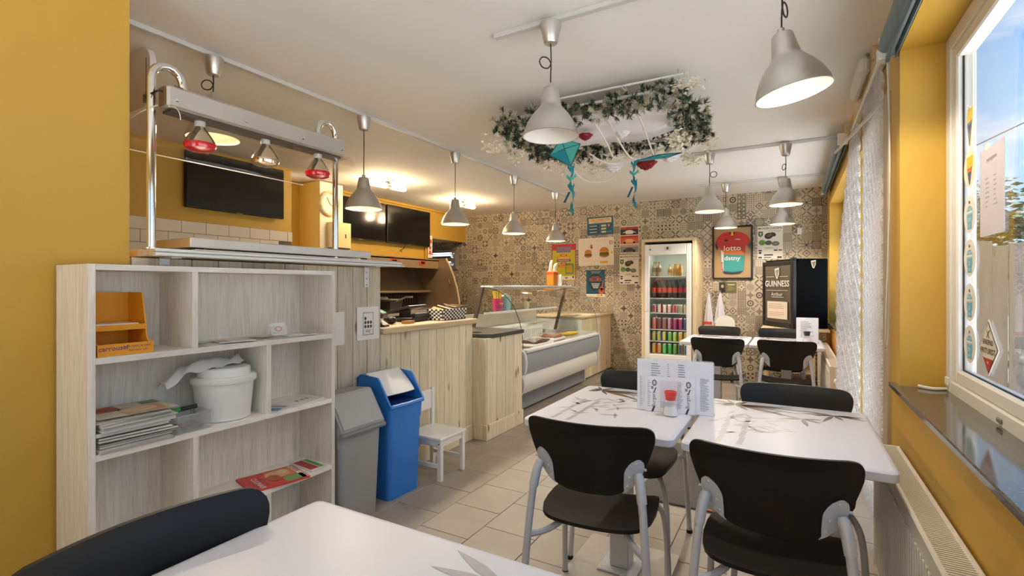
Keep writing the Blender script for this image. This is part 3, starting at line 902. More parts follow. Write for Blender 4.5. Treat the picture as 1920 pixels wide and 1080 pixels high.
p.rect(-.04, .24, .04, .31, '#d8402a', 1).rect(-.04, .06, .04, .19, '#d8402a', 1).text('H', 0, .125, .13, '#f7f2ec', 2, bold=True).done()
ck = thing('wall_clock', 'round pale wooden wall clock on the cream pillar', 'clock', (-4.985, 4.235, 2.32))
part('rim', B().lathe([(.125, 0), (.155, 0), (.155, .03), (.142, .038), (.125, .03)], 32, RY(PI / 2), loop=True), PINE, ck, smooth=True)
part('dial', B().lathe([(0, .012), (.13, .012), (.13, 0), (0, 0)], 32, RY(PI / 2)), cm('#f1e6cf', .6), ck)
part('hand', B().box(.014, -.005, -.005, .018, .005, .085, 0, RX(.5)), cm('#b8863b'), ck)
part('hand', B().box(.014, -.004, -.005, .018, .004, .115, 0, RX(-2.1)), cm('#b8863b'), ck)
hm = B().box(.013, -.002, .1, .016, .002, .12).mesh('hour_mark', cm('#b99a63'))
for k in range(12):
    o = link('hour_mark', hm, ck); o.rotation_euler = (k * PI / 6, 0, 0)
td = thing('towel_dispenser', 'cream paper towel dispenser below the clock', 'dispenser', (-4.99, 4.345, 1.78))
part('housing', B().prism([(-.0, -.145), (.10, -.145), (.135, -.12), (.135, .12), (.10, .145), (0, .145)], 'z', 0, .31), mat('cream_plastic', '#e4cf9a', .45), td)
part('lock', B().box(.135, .03, .12, .138, .045, .17), DARK, td)
part('outlet', B().box(.0, -.13, -.015, .11, .13, 0), GREYDK, td)
au = thing('air_unit', 'white ceiling air unit with a rounded corner beside the yellow wall', 'air unit', (-3.4, 1.39, 2.26))
part('housing', B().prism(rrect(-3.75, 2.27, -2.975, 2.598, .09, 6), 'y', 1.355, 1.385), WHITEPAINT, au, smooth=True, world=True)
part('panel_seam', B().box(-3.015, 1.352, 2.29, -3.011, 1.355, 2.53), GREYDK, au, world=True)
part('latch', B().box(-3.03, 1.345, 2.29, -3.023, 1.355, 2.335, .002), GREYDK, au, world=True)
# frying range with canopy
BRONZE = mat('warm_steel', '#b39a7c', .42, metal=.6, var=.06, vscale=4)
fy = thing('frying_range', 'stainless frying range with a curved canopy under the televisions', 'frying range', (-5.1, 5.4, 0))
cv = [(-4.86, 1.74), (-4.80, 1.65), (-4.72, 1.48), (-4.65, 1.28), (-4.615, 1.12), (-4.60, 1.02)]
for y in (6.44, 3.9 + .62):
    part('side_panel', B().prism([(-5.68, .95), (-5.68, 1.70), (-5.2, 1.70), (-5.2, 1.74)] + cv + [(-4.60, .95)], 'y', y, y + .03), BRONZE, fy, world=True)
part('panel_trim', B().tube([(x, 6.455, z) for x, z in cv], .016, 8), cm('#c9b48f', .3), fy, smooth=True, world=True)
part('fascia', B().box(-5.05, 4.55, 1.58, -5.0, 6.44, 1.735, .004), BRONZE, fy, world=True)
part('canopy_top', B().box(-5.66, 4.55, 1.70, -5.0, 6.44, 1.718), BRONZE, fy, world=True)
part('back_panel', B().box(-5.68, 4.55, .95, -5.64, 6.44, 1.70), BRONZE, fy, world=True)
part('slanted_panel', B().prism([(-5.62, 1.70), (-5.60, 1.70), (-5.30, 1.24), (-5.32, 1.24)], 'y', 4.55, 6.44), BRONZE, fy, world=True)
part('ledge', B().box(-5.45, 4.55, 1.20, -5.16, 6.44, 1.235, .006), BRONZE, fy, world=True)
part('body', B().box(-5.64, 4.55, 0, -4.72, 6.44, .95, .004), STEEL, fy, world=True)
sl = B().box(-.004, -.012, -.09, .004, .012, .09).mesh('grille_slat', cm('#4a3a2a', .4))
for k in range(30):
    o = link('grille_slat', sl, fy, Vector((-5.38, 4.62 + .06 * k, 1.09)) - fy.location); o.rotation_euler = (.5, .35, 0)
part('grille_back', B().box(-5.46, 4.55, .96, -5.44, 6.44, 1.2), DARK, fy, world=True)
for k, y in enumerate((5.40, 6.03)):
    th = part('thermostat', B().prism(rrect(-.075, -.035, .075, .035, .03, 5), 'x', 0, .012, M=T(-5.0, y, 1.665)), cm('#d8502a', .4), fy, world=True)
    part('display', B().prism(rrect(-.045, -.02, .045, .02, .006, 3), 'x', .012, .016, M=T(-5.0, y, 1.665)), DARKER, th)
part('handle', B().tube([(-4.80, 6.43, 1.40), (-4.77, 6.40, 1.40), (-4.74, 6.40, 1.33), (-4.76, 6.43, 1.32)], .012, 6), cm('#8c4a24', .4), fy, world=True)
for k in range(2):
    fb = thing('fryer_basket', ['wire fryer basket lifted nearest the partition', 'second wire fryer basket in the range'][k], 'basket', (-4.95, 4.85 + .5 * k, .95), 0, 'fryer baskets')
    part('handle', B().tube([(0, 0, .12), (.22, 0, .2), (.34, 0, .2)], .012, 6), STEEL, fb, smooth=True)
    part('basket_body', B().box(-.2, -.12, .02, .04, .12, .14), cm('#332b24', .5), fb)
    part('rim', B().tube([(-.2, -.12, .16), (.04, -.12, .16), (.04, .12, .16), (-.2, .12, .16)], .008, 6, closed=True), STEEL, fb)
# insect trap on the papered wall
it = thing('insect_trap', 'silver louvred insect trap lamp on the papered wall', 'insect trap', (-5.72, YB, 1.6))
part('housing', B().prism([(0, 0), (-.10, .03), (-.14, .2), (-.10, .37), (0, .4)], 'x', -.27, .27), STEEL, it)
for k in range(4):
    o = part('louvre', B().prism([(-.13, .06 + .08 * k), (-.17, .085 + .08 * k), (-.165, .10 + .08 * k), (-.125, .075 + .08 * k)], 'x', -.27, .2), CHROME, it)
UV = mat('blue_tube', '#bcd6ff', .4, emit=(.55, .72, 1.0), es=2.0)
for k in range(2): part('tube', B().tube([(-.25, -.145, .15 + .13 * k), (.18, -.145, .15 + .13 * k)], .012, 8), UV, it, smooth=True)
single('worktop_cabinet', B().box(-4.7, .8, 0, -4.1, 3.5, .9, .005), STEEL, 'steel worktop cabinet under the kitchen tiles', 'cabinet')

# on the serving counter
ct = thing('card_reader', 'small payment terminal on a stand at the counter edge', 'card reader', (-2.47, 2.53, 1.028), .3)
part('stand', B().prism([(-.03, 0), (.05, 0), (.05, .012), (-.01, .05), (-.03, .05)], 'y', -.04, .04), DARK, ct)
part('terminal', B().box(-.035, -.042, 0, .035, .042, .035, .008, T(0, 0, .07) @ RY(.45)), cm('#3c332c', .4), ct)
part('screen', B().box(-.028, -.034, .034, .02, .034, .037, 0, T(0, 0, .07) @ RY(.45)), cm('#6fb9a5', .3), ct)
part('receipt', B().box(.015, -.03, .012, .05, .03, .016, 0), cm('#e8e2d4', .6), ct)
cg = thing('cash_register', 'black touch-screen till seen from behind on the counter', 'till', (-2.66, 3.03, 1.028), .15)
part('base', B().box(-.15, -.12, 0, .12, .12, .04, .01), DARK, cg)
part('screen_housing', B().box(-.11, -.13, 0, .11, .13, .02, .006, T(-.01, 0, .085) @ RY(-.25)), DARK, cg)
part('neck', B().box(-.05, -.05, .035, 0, .05, .095, .004), DARK, cg)
part('customer_display', B().box(.05, -.10, .01, .10, .12, .05, .006, T(.03, .02, 0) @ RY(-.2)), cm('#26231f', .4), cg)
single('phone_handset', B().ell((0, 0, .03), (.05, .035, .03), 12, 8), DARK, 'rounded black handset lying beside the till', 'handset', smooth=True, loc=(-2.55, 2.72, 1.028))
single('price_tag', B().box(-2.50, 2.78, 1.03, -2.46, 2.88, 1.05), cm('#b8834a'), 'small brown card leaning by the till', 'card')
bs = thing('bread_basket', 'black and white woven basket lined with brown napkins', 'basket', (-2.52, 3.36, 1.028))
wv = [cm('#e9e4da', .7), cm('#2b2926', .7)]
b = B()
for r_ in range(6):
    for k in range(14):
        for s_ in (-1, 1):
            y = -.16 + .32 * (k + .5) / 14
            e = .01 * r_ / 6
            b.box(s_ * (.075 + e) - .004, y - .0115, .004 + .0145 * r_, s_ * (.075 + e) + .004, y + .0115, .0175 + .0145 * r_, .002, None, (k + r_) % 2)
    for k in range(7):
        for s_ in (-1, 1):
            x = -.075 + .15 * (k + .5) / 7
            e = .012 * r_ / 6
            b.box(x - .0107, s_ * (.162 + e) - .004, .004 + .0145 * r_, x + .0107, s_ * (.162 + e) + .004, .0175 + .0145 * r_, .002, None, (k + r_) % 2)
o = part('weave', b, wv, bs, kind='stuff')
part('basket_base', B().box(-.075, -.16, 0, .075, .16, .006), wv[1], bs)
for k in range(4):
    part('napkin', B().grid(lambda u, v: (-.06 + .12 * u, -.15 + .09 * k + .1 * v, .08 + .03 * math.sin(3 * v + k) * (1 - u) + .012 * k), 6, 6), cm(['#c9a06a', '#dcbc8c', '#e9e0d2', '#c79a66'][k], .8), bs, smooth=True, solid=.002)

# ================================================================ ceiling lamps
def track(name, label, x0, y0, x1, y1):
    if abs(x1 - x0) > abs(y1 - y0): b = B().box(x0, y0 - .017, 2.575, x1, y0 + .017, 2.6, .003)
    else: b = B().box(x0 - .017, y0, 2.575, x0 + .017, y1, 2.6, .003)
    return single(name, b, ALUPALE, label, 'ceiling rail')
track('ceiling_rail', 'long ceiling rail carrying the row of pendants over the counter', -2.8, .9, -2.8, 6.62)
track('ceiling_rail', 'ceiling rail across the room nearest the camera', -1.33, 2.18, .38, 2.18)
track('ceiling_rail', 'ceiling rail reaching from the garland to the window wall', -.86, 5.09, .38, 5.09)
track('ceiling_rail', 'ceiling rail closest to the papered wall', -1.05, 6.71, .33, 6.71)


def pendant(label, x, y, rim, lit=True, tilt=(0, 0), knot=True, power=1.0, R=.135, cup=True):
    t = thing('pendant_lamp', label, 'pendant lamp', (x, y, 2.575), 0, 'aluminium pendant lamps')
    if cup: part('ceiling_cup', B().lathe([(0, 0), (.052, 0), (.052, -.008), (.034, -.09), (.03, -.098), (0, -.098)], 22), ALU, t, smooth=True)
    top = rim + .238 - 2.575
    zz = -.095 if cup else 0
    d = zz - top
    pts = [(0, 0, zz), (.002, 0, zz - d * .3)]
    if knot:
        zc = zz - d * .45
        a = random.uniform(0, 6.3)
        for k in range(7):
            q = 2 * PI * k / 6
            pts.append((.035 * (1 - math.cos(q)) * math.cos(a) * .9 + .002, .035 * (1 - math.cos(q)) * math.sin(a) * .9, zc - .03 * math.sin(q) - .01 * k / 6))
    pts += [(0, 0, zz - d * .7), (0, 0, top)]
    part('cord', B().tube(pts, .0032, 6, 3), CORD, t, smooth=True)
    M = T(0, 0, top) @ RX(tilt[0]) @ RY(tilt[1])
    k = R / .135
    sh = part('shade', B().lathe([(.012, .018), (.014, 0), (.034 * k, -.004), (.038 * k, -.01), (.050 * k, -.082), (.051 * k, -.09), (.056 * k, -.098), (.060 * k, -.104), (.088 * k, -.135), (.112 * k, -.172), (.128 * k, -.21), (.133 * k, -.234), (.137 * k, -.238),
                                  (.131 * k, -.2385)], 36, M), ALU, t, smooth=True)
    part('shade_lining', B().lathe([(.131 * k, -.2385), (.127 * k, -.225), (.122 * k, -.205), (.104 * k, -.168), (.080 * k, -.133), (.050 * k, -.104), (.03, -.09), (0, -.09)], 36, M), LINING, sh, smooth=True)
    part('bulb', B().lathe([(0, -.09), (.013, -.092), (.014, -.11), (.03, -.145), (.033, -.165), (.024, -.19), (0, -.198)], 18, M), BULB if lit else mat('unlit_bulb', '#f4f1ea', .3), t, smooth=True)
    if lit:
        L = bpy.data.lights.new('bulb_light', 'SPOT'); L.energy = PENDANT_W * power; L.color = WARM; L.shadow_soft_size = .03; L.spot_size = math.radians(158); L.spot_blend = .35
        o = link('bulb_light', L, t); o.location = M @ Vector((0, 0, -.212)); o.rotation_euler = M.to_euler()
    return t
for i, (y, rim, lab) in enumerate(((1.587, 2.125, 'pendant lamp hung high behind the heat-lamp bridge'), (2.70, 1.885, 'pendant lamp in front of the black televisions'), (3.86, 1.895, 'pendant lamp below the second tube light over the counter'), (5.01, 1.91, 'pendant lamp above the left end of the display case'), (6.17, 1.915, 'pendant lamp near the papered wall, last over the display case'))):
    pendant(lab, -2.8, y, rim, knot=(i == 0), power=1.0)
pendant('unlit pendant lamp in front of the ceiling garland', -1.015, 2.18, 2.03, lit=False, knot=True)
pendant('large tilted pendant lamp nearest the big window', -.035, 2.18, 2.045, tilt=(.05, -.17), knot=True, power=.55)
pendant('lit pendant lamp right of the garland with a looped cord', -.69, 5.09, 2.02, power=.8)
pendant('lit pendant lamp with a looped cord above the black cooler', -.05, 5.09, 2.035, power=.8)
pendant('lit pendant lamp in front of the framed jersey', -.72, 6.71, 2.03, power=.8)
pendant('lit pendant lamp at the back in front of the mussel poster', -.10, 6.71, 2.04, power=.8)


def tube_light(label, x, y, rz):
    t = thing('tube_light', label, 'ceiling light', (x, y, 2.6), rz, 'twin tube ceiling lights')
    part('base_plate', B().box(-.05, -.09, -.035, .05, .09, 0, .004), CHROME, t)
    part('holder', B().tube([(0, -.03, -.075), (0, .03, -.075)], .034, 14), ALU, t, smooth=True)
    part('stem', B().box(-.012, -.012, -.06, .012, .012, -.03), ALU, t)
    for s_ in (-1, 1):
        part('glass_tube', B().lathe([(0, 0), (.032, .0), (.034, .02), (.034, .22), (.022, .245), (0, .25)], 16, T(0, s_ * .03, -.075) @ RX(-s_ * PI / 2)), TUBE, t, smooth=True)
        L = bpy.data.lights.new('tube_glow', 'POINT'); L.energy = TUBE_W; L.color = WARM2; L.shadow_soft_size = .05
        o = link('tube_glow', L, t); o.location = (.0, s_ * .16, -.16)
TUBE = mat('lit_tube', '#fff0d8', .4, emit=(1.0, .78, .45), es=9.0)
tube_light('twin tube ceiling light nearer the clock pillar', -4.29, 4.53, -.12)
tube_light('twin tube ceiling light nearer the papered wall', -4.32, 6.15, -.10)
# ================================================================ bookcase
BX0, BX1, BY0, BY1, BH = -2.378, -2.114, .774, 1.835, 1.386
bc = thing('bookcase', 'pale wood-effect open bookcase against the yellow wall', 'bookcase', (-2.25, 1.3, 0))
W = dict(world=True)
part('side_panel', B().box(BX0, BY0, 0, BX1, BY0 + .021, BH, .001), LAMINATE, bc, **W)
part('side_panel', B().box(BX0, BY1 - .021, 0, BX1, BY1, BH, .001), LAMINATE, bc, **W)
part('top_panel', B().box(BX0, BY0 + .021, BH - .021, BX1, BY1 - .021, BH, .001), LAMINATEY, bc, **W)
part('bottom_panel', B().box(BX0, BY0 + .021, .05, BX1, BY1 - .021, .072, .001), LAMINATEY, bc, **W)
part('back_panel', B().box(BX0, BY0 + .021, .05, BX0 + .006, BY1 - .021, BH - .02), LAMINATE, bc, **W)
S1, S2, S3 = 1.056, .716, .366
part('shelf', B().box(BX0, BY0 + .021, S1 - .023, BX1, BY1 - .021, S1, .001), LAMINATEY, bc, **W)
part('shelf', B().box(BX0, BY0 + .021, S2 - .023, BX1, BY1 - .021, S2, .001), LAMINATEY, bc, **W)
part('shelf', B().box(BX0, 1.141, S3 - .023, BX1, BY1 - .021, S3, .001), LAMINATEY, bc, **W)
part('divider', B().box(BX0, 1.116, S1, BX1, 1.138, BH - .021, .001), LAMINATE, bc, **W)
part('divider', B().box(BX0, 1.443, S2, BX1, 1.465, S1 - .023, .001), LAMINATE, bc, **W)
part('divider', B().box(BX0, 1.119, .072, BX1, 1.141, S2 - .023, .001), LAMINATE, bc, **W)
part('divider', B().box(BX0, 1.443, .072, BX1, 1.465, S3 - .023, .001), LAMINATE, bc, **W)

# orange leaflet holder (faces +x)
ob = thing('leaflet_box', 'orange cardboard leaflet box with two compartments on the top shelf', 'display box', (-2.22, .885, S1 + .0005))
y0, y1 = -.078, .092
part('back', B().box(-.09, y0, 0, -.086, y1, .228), ORANGE, ob)
for y in (y0, y1 - .004):
    part('side', B().prism([(-.09, 0), (.085, 0), (.085, .035), (.06, .05), (.05, .075), (.05, .095), (.02, .228), (-.09, .228)], 'y', y, y + .004), ORANGE, ob)
part('tier', B().box(-.086, y0, .098, .05, y1, .102), ORANGE, ob)
part('front_lip', B().box(.044, y0, .088, .048, y1, .108), ORANGE, ob)
lo = part('front_lip', B().box(.08, y0, 0, .086, y1 + .008, .042), ORANGE, ob)
part('leaflet', B().box(-.08, y0 + .01, .102, .035, y1 - .02, .112), cm('#f1e5dc', .6), ob)
part('leaflet', B().box(-.08, y0 + .01, .002, .06, y1 - .02, .02), ORANGE, ob)
p = Print(ob, y=-.0866, M=RZ(PI / 2))
p.text('carrousel', -.03, .026, .024, '#7a3d7c', 0, rot=.02, bold=True).text('leuk voor je zaak', .045, .03, .013, '#7a3d7c').text('bel voor info', .05, .015, .012, '#7a3d7c').done()

def flat(name, label, x, y, z, w, h, rz, col, t=.003, cat='leaflet', group=None, shapes=()):
    r = thing(name, label, cat, (x, y, z), rz, group)
    part('sheet', B().box(-w / 2, -h / 2, 0, w / 2, h / 2, t), cm(col, .45), r)
    q = Print(r, y=-(t + .0003), M=RX(-PI / 2))
    for s_ in shapes: q.rect(*s_[:4], s_[4])
    q.done(.4)
    return r
LG = 'leaflets on the bookcase shelves'
flat('leaflet', 'grey leaflet lying beside the divider on the top shelf', -2.20, 1.23, S1 + .0005, .10, .15, .3, '#b9bcbb', .004, group=LG, shapes=[(-.04, .01, .04, .06, '#7d8688'), (-.04, -.06, .01, -.02, '#5f6d70')])
flat('leaflet', 'cream leaflet with a red strip on the top shelf', -2.18, 1.33, S1 + .005, .10, .15, -.2, '#e3ded6', .004, group=LG, shapes=[(-.045, -.07, .045, -.03, '#c98a78')])
flat('leaflet', 'dark green leaflet in the middle of the top shelf', -2.22, 1.44, S1 + .0005, .11, .15, .25, '#9da69a', .003, group=LG, shapes=[(-.05, -.02, .05, .06, '#5d6d5c')])
flat('leaflet', 'olive leaflet under the card stand on the top shelf', -2.19, 1.56, S1 + .0005, .11, .16, .1, '#b7b49b', .003, group=LG, shapes=[(-.05, .0, .05, .07, '#8b8a63')])
flat('leaflet', 'white leaflet right of the card stand on the top shelf', -2.19, 1.67, S1 + .004, .10, .15, -.15, '#eceae4', .003, group=LG, shapes=[(-.04, .03, .04, .06, '#a39a86')])
flat('leaflet', 'tan leaflet near the right end of the top shelf', -2.23, 1.72, S1 + .0005, .11, .15, .2, '#cbb896', .003, group=LG, shapes=[(-.05, -.07, .05, .0, '#a98d62')])
flat('leaflet', 'blue printed leaflet against the divider on the middle shelf', -2.17, 1.52, S2 + .0005, .10, .14, .5, '#cfd8df', .003, group=LG, shapes=[(-.04, -.05, .04, .0, '#3f79b5'), (-.04, .02, .04, .05, '#8a939b')])
flat('leaflet', 'white booklet with brown dots on the middle shelf', -2.20, 1.68, S2 + .0005, .15, .20, .2, '#e6e3dd', .005, group=LG, shapes=[(-.01, -.03, .01, -.005, '#8f7462'), (-.01, .01, .01, .035, '#8f7462'), (-.01, .045, .01, .065, '#8f7462')])
cs = thing('card_stand', 'small white business card stand on the top shelf', 'card stand', (-2.19, 1.565, S1 + .004))
part('base', B().prism([(-.03, 0), (.03, 0), (.03, .012), (-.005, .05), (-.03, .05)], 'y', -.045, .045), PLASTICSHEET, cs)
cd = part('card', B().box(-.002, -.043, 0, .003, .043, .062, 0, T(-.005, 0, .006) @ RY(-.35)), cm('#f4ece6', .5), cs)
q = Print(cs, y=-.0035, M=T(-.005, 0, .006) @ RY(-.35) @ RZ(PI / 2))
q.oval(.0, .032, .022, .014, '#e3b3ac').oval(.0, .032, .012, .007, '#f4ece6', 1).lines(-.035, .035, .008, .016, 2, '#b9a5a0').done()

# magazines
MG = 'folded newspapers stacked on the middle shelf'
zz = S2 + .001
rnd = random.Random(11)
mags = ['bottom folded newspaper of the stack', 'second folded newspaper from the bottom of the stack', 'third folded newspaper from the bottom of the stack', 'fourth folded newspaper from the bottom of the stack', 'fifth folded newspaper from the bottom of the stack', 'folded newspaper just under the colour magazine', 'colour magazine on top of the newspaper stack']
for k, lab in enumerate(mags):
    t = thing('newspaper' if k < 6 else 'magazine', lab, 'newspaper' if k < 6 else 'magazine', (-2.225, .945 + rnd.uniform(-.01, .012), zz), rnd.uniform(-.06, .06), MG)
    h = rnd.uniform(.011, .016) if k < 6 else .007
    for q in range(2 if k < 6 else 1):
        a0 = q * h * .5; a1 = a0 + h * .5
        x1 = .115 + rnd.uniform(-.012, .012)
        pts = [(-.12, a0)] + [(-.05 + (x1 + .05) * j / 5, a0 + .004 * math.sin(j * .9 + k)) for j in range(6)] + [(x1 + .006, (a0 + a1) / 2)] + [(-.05 + (x1 + .05) * j / 5, a1 - .001 + .004 * math.sin(j * .9 + k)) for j in range(5, -1, -1)] + [(-.12, a1)]
        part('page_block', B().prism(pts, 'y', -.14, .105 + rnd.uniform(-.02, .012)), cm(['#dcd8d0', '#e6e2da', '#cfcac2'][(k + q) % 3], .75), t)
    if k == 6:
        q = Print(t, y=-(h + .003), M=RX(-PI / 2))
        q.rect(-.11, -.13, .11, .13, '#d9cdb8').rect(-.10, -.12, .0, -.02, '#c9713e', 1).rect(-.02, -.04, .10, .10, '#d7a173', 1).oval(.03, .02, .05, .06, '#e8c9a8', 2).rect(-.1, .06, -.04, .12, '#7d8f58', 1).oval(-.05, -.06, .03, .04, '#b0432c', 2).done()
    zz += h + .0035
m = flat('magazine', 'red food magazine on the lower shelf', -2.20, 1.535, S3 + .0005, .21, .27, -.25, '#d8473f', .009, 'magazine', None,
         [(-.09, -.02, .02, .10, '#e58a4b'), (-.02, -.11, .09, -.04, '#c22f3f'), (-.1, .105, .1, .13, '#f0e7dc'), (.03, .03, .1, .125, '#77a860')])
q = Print(m, y=-.0102, M=RX(-PI / 2))
q.oval(-.03, .03, .05, .06, '#e9b27a').oval(.01, .0, .045, .03, '#b5552b', 1).oval(-.05, .06, .03, .025, '#f2d29c', 1).text('CULINAIR', .03, -.08, .035, '#f6ece2', 2, bold=True).text('KOKEN', -.05, .118, .03, '#a52a28', 2).done(.35)
flat('magazine', 'second glossy magazine on the lower shelf by the corner', -2.21, 1.745, S3 + .0005, .20, .09, -.1, '#e9e2d6', .006, 'magazine', None, [(-.08, -.04, .08, .01, '#b23a34'), (-.08, .015, .08, .04, '#5f9d5d')])
flat('brochure', 'green and white brochure at the left of the lower shelf', -2.19, 1.22, S3 + .0005, .14, .12, .6, '#c9d2c5', .004, 'brochure', None, [(-.05, -.04, .05, .0, '#4c7a55'), (-.05, .01, .03, .04, '#8a5f58')])
# bucket, bag, tub
bk = thing('plastic_bucket', 'white lidded plastic bucket on the middle shelf', 'bucket', (-2.235, 1.315, S2 + .0005))
part('body', B().lathe([(0, 0), (.100, 0), (.106, .004), (.121, .165), (.121, .17), (0, .17)], 36), WHITE, bk, smooth=True)
part('lid', B().lathe([(0, .165), (.130, .165), (.132, .170), (.132, .188), (.126, .194), (.108, .194), (.106, .225), (.1, .23), (0, .23)], 36), WHITE, bk, smooth=True)
b = B()
def bagp(u, v):
    y = -.24 + .33 * u
    z = .235 + .028 * math.sin(u * 7.0) * (1 - u) + (.0 if u > .55 else -(.55 - u) * .14) + .03 * math.sin(PI * v) * (1 - .3 * math.sin(u * 9))
    return (-.03 + .085 * (v - .5) * (1.4 - .8 * abs(u - .6)) + .01 * math.sin(u * 17), y, z + .006 * math.sin(u * 23 + v * 9))
single('plastic_bag', b.grid(bagp, 30, 10), mat('white_film', '#f1eeea', .35), 'crumpled white plastic bag lying on the bucket lid', 'bag', smooth=True, solid=.001, loc=(-2.235, 1.315, S2 + .008))
ctb = thing('clear_tub', 'clear plastic tub of coins beside the newspapers', 'tub', (-2.20, 1.128, S2 + .0005))
b = B()
for x0, x1, y0_, y1_ in ((-.075, -.072, -.066, .066), (.072, .075, -.066, .066), (-.075, .075, -.066, -.063), (-.075, .075, .063, .066)): b.box(x0, y0_, 0, x1, y1_, .07)
part('wall', b.box(-.075, -.066, 0, .075, .066, .003), PLASTICSHEET, ctb)
part('rim', B().tube([(x, y, .07) for x, y in rrect(-.08, -.071, .08, .071, .02, 3)], .004, 6, closed=True), PLASTICSHEET, ctb, smooth=True)
rnd = random.Random(5)
for k in range(22):
    single('coin', B().lathe([(0, 0), (.011, 0), (.011, .002), (0, .002)], 12), cm(['#8d6a3c', '#a8843f', '#6e5535'][k % 3], .4),
           'coin lying in the clear plastic tub', 'coin', 'coins in the clear tub', loc=(-2.20 + rnd.uniform(-.05, .055), 1.128 + rnd.uniform(-.03, .05), S2 + .005 + .0022 * (k // 3)))
mk = thing('marker_pen', 'black marker pen with a green cap lying on the tub', 'pen', (-2.19, 1.12, S2 + .085), .15)
part('barrel', B().tube([(0, -.02, 0), (0, .055, 0)], .0095, 12), cm('#20242b', .4), mk, smooth=True)
part('cap', B().tube([(0, -.06, 0), (0, -.018, 0)], .0105, 12), cm('#2b9a3c', .4), mk, smooth=True)

# ================================================================ bins and child's chair
g = thing('waste_bin', 'grey plastic swing-lid bin beside the bookcase', 'bin', (-2.23, 2.005, 0))
def taper(x0, x1, y0, y1, z0, z1, k, r=.03):
    lo = [(cx * k, cy * k) for cx, cy in rrect(x0, y0, x1, y1, r, 4)]; hi = rrect(x0, y0, x1, y1, r, 4); n = len(lo)
    return [(x, y, z0) for x, y in lo] + [(x, y, z1) for x, y in hi], [tuple(range(n)), tuple(range(n, 2 * n))] + [(i, (i + 1) % n, n + (i + 1) % n, n + i) for i in range(n)]
part('body', B().add(*taper(-.135, .135, -.15, .155, 0, .50, .88)), GREYPL, g, smooth=True)
lidp = [(-.14, .50), (.145, .50), (.15, .515), (.15, .53), (.045, .70), (.03, .705), (-.12, .695), (-.14, .67)]
part('lid', B().prism(lidp, 'y', -.155, .16), GREYPL, g)
part('rim', B().tube([(.147, -.158, .505), (.15, 0, .505), (.147, .163, .505)], .016, 8), GREYDK, g, smooth=True)
part('swing_flap', B().add([(.148, -.14, .535), (.148, .145, .535), (.05, .145, .696), (.05, -.14, .696), (.152, -.14, .537), (.152, .145, .537), (.054, .145, .698), (.054, -.14, .698)], [(0, 1, 2, 3), (4, 5, 6, 7), (0, 1, 5, 4), (1, 2, 6, 5), (2, 3, 7, 6), (3, 0, 4, 7)]), cm('#a4a6a5', .45), g)
bl = thing('waste_bin', 'blue plastic bin with a white tilting lid', 'bin', (-2.235, 2.385, 0), -.03)
part('body', B().add(*taper(-.135, .13, -.145, .15, 0, .50, .9)), BLUEPL, bl, smooth=True)
part('groove', B().add(*taper(-.1245, .1195, -.1335, .138, .155, .16, .995)), mat('blue_dark', '#165aa5', .5), bl)
part('collar', B().add(*taper(-.14, .14, -.15, .155, .47, .565, .97)), BLUEPL, bl, smooth=True)
for y in (-.15, .143):
    part('hood_side', B().prism([(-.14, .56), (.14, .56), (.142, .585), (.05, .73), (.035, .745), (-.11, .755), (-.14, .73)], 'y', y, y + .012), BLUEPL, bl)
part('hood_back', B().prism([(-.14, .56), (-.14, .73), (-.11, .755), (-.06, .752), (-.06, .742), (-.105, .743), (-.128, .72), (-.128, .56)], 'y', -.15, .155), BLUEPL, bl)
part('front_lip', B().tube([(.137, -.145, .572), (.142, 0, .570), (.137, .15, .572)], .014, 8), BLUEPL, bl, smooth=True)
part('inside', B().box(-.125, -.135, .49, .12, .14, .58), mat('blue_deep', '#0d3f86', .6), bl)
part('tilting_lid', B().grid(lambda u, v: (-.075 + .165 * u + .02 * math.sin(PI * v), -.128 + .262 * v + (.02 * (u - .5) * (1 - 2 * v)), .762 - .05 * u ** 2 - .075 * u + .004 * math.sin(PI * v)), 8, 8), WHITE, bl, smooth=True, solid=.008)
part('emblem', B().prism([(-.025, .33), (.025, .33), (0, .375)], 'x', .1225, .1245).prism([(-.045, .31), (-.02, .31), (-.0325, .33)], 'x', .1215, .1235).prism([(.02, .31), (.045, .31), (.0325, .33)], 'x', .1215, .1235), mat('blue_emboss', '#1a62b2', .5), bl, kind='stuff')

chd = thing('child_chair', "small white wooden child's chair by the plank counter", 'chair', (-2.19, 2.785, 0))
for x in (-.125, .14):
    for y in (-.127, .125):
        part('leg', B().box(x - .015, y - .015, 0, x + .015, y + .015, .272 if x > 0 else .272, .002), WHITEPAINT, chd)
part('seat', B().box(-.145, -.15, .272, .162, .148, .290, .004), WHITEPAINT, chd)
for x in (-.125, .14): part('apron', B().box(x - .008, -.112, .228, x + .008, .11, .271), WHITEPAINT, chd)
for y in (-.127, .125):
    part('apron', B().box(-.11, y - .008, .228, .125, y + .008, .271), WHITEPAINT, chd)
    part('stretcher', B().box(-.11, y - .008, .085, .125, y + .008, .11), WHITEPAINT, chd)
for y in (-.127, .125):
    part('back_post', B().box(-.142, y - .014, .29, -.118, y + .014, .56, .003), WHITEPAINT, chd)
part('back_rail', B().box(-.137, -.112, .41, -.123, .11, .55, .003), WHITEPAINT, chd)
part('bolt', B().lathe([(0, .002), (.005, .001), (.005, 0)], 8, T(.14, -.142, .25) @ RX(PI / 2)), DARK, chd)

# ================================================================ tables and chairs
LEAFDK = cm('#6b615b', .35); LEAFLT = cm('#b5b3b5', .35); LEAFBR = cm('#7d6444', .35)


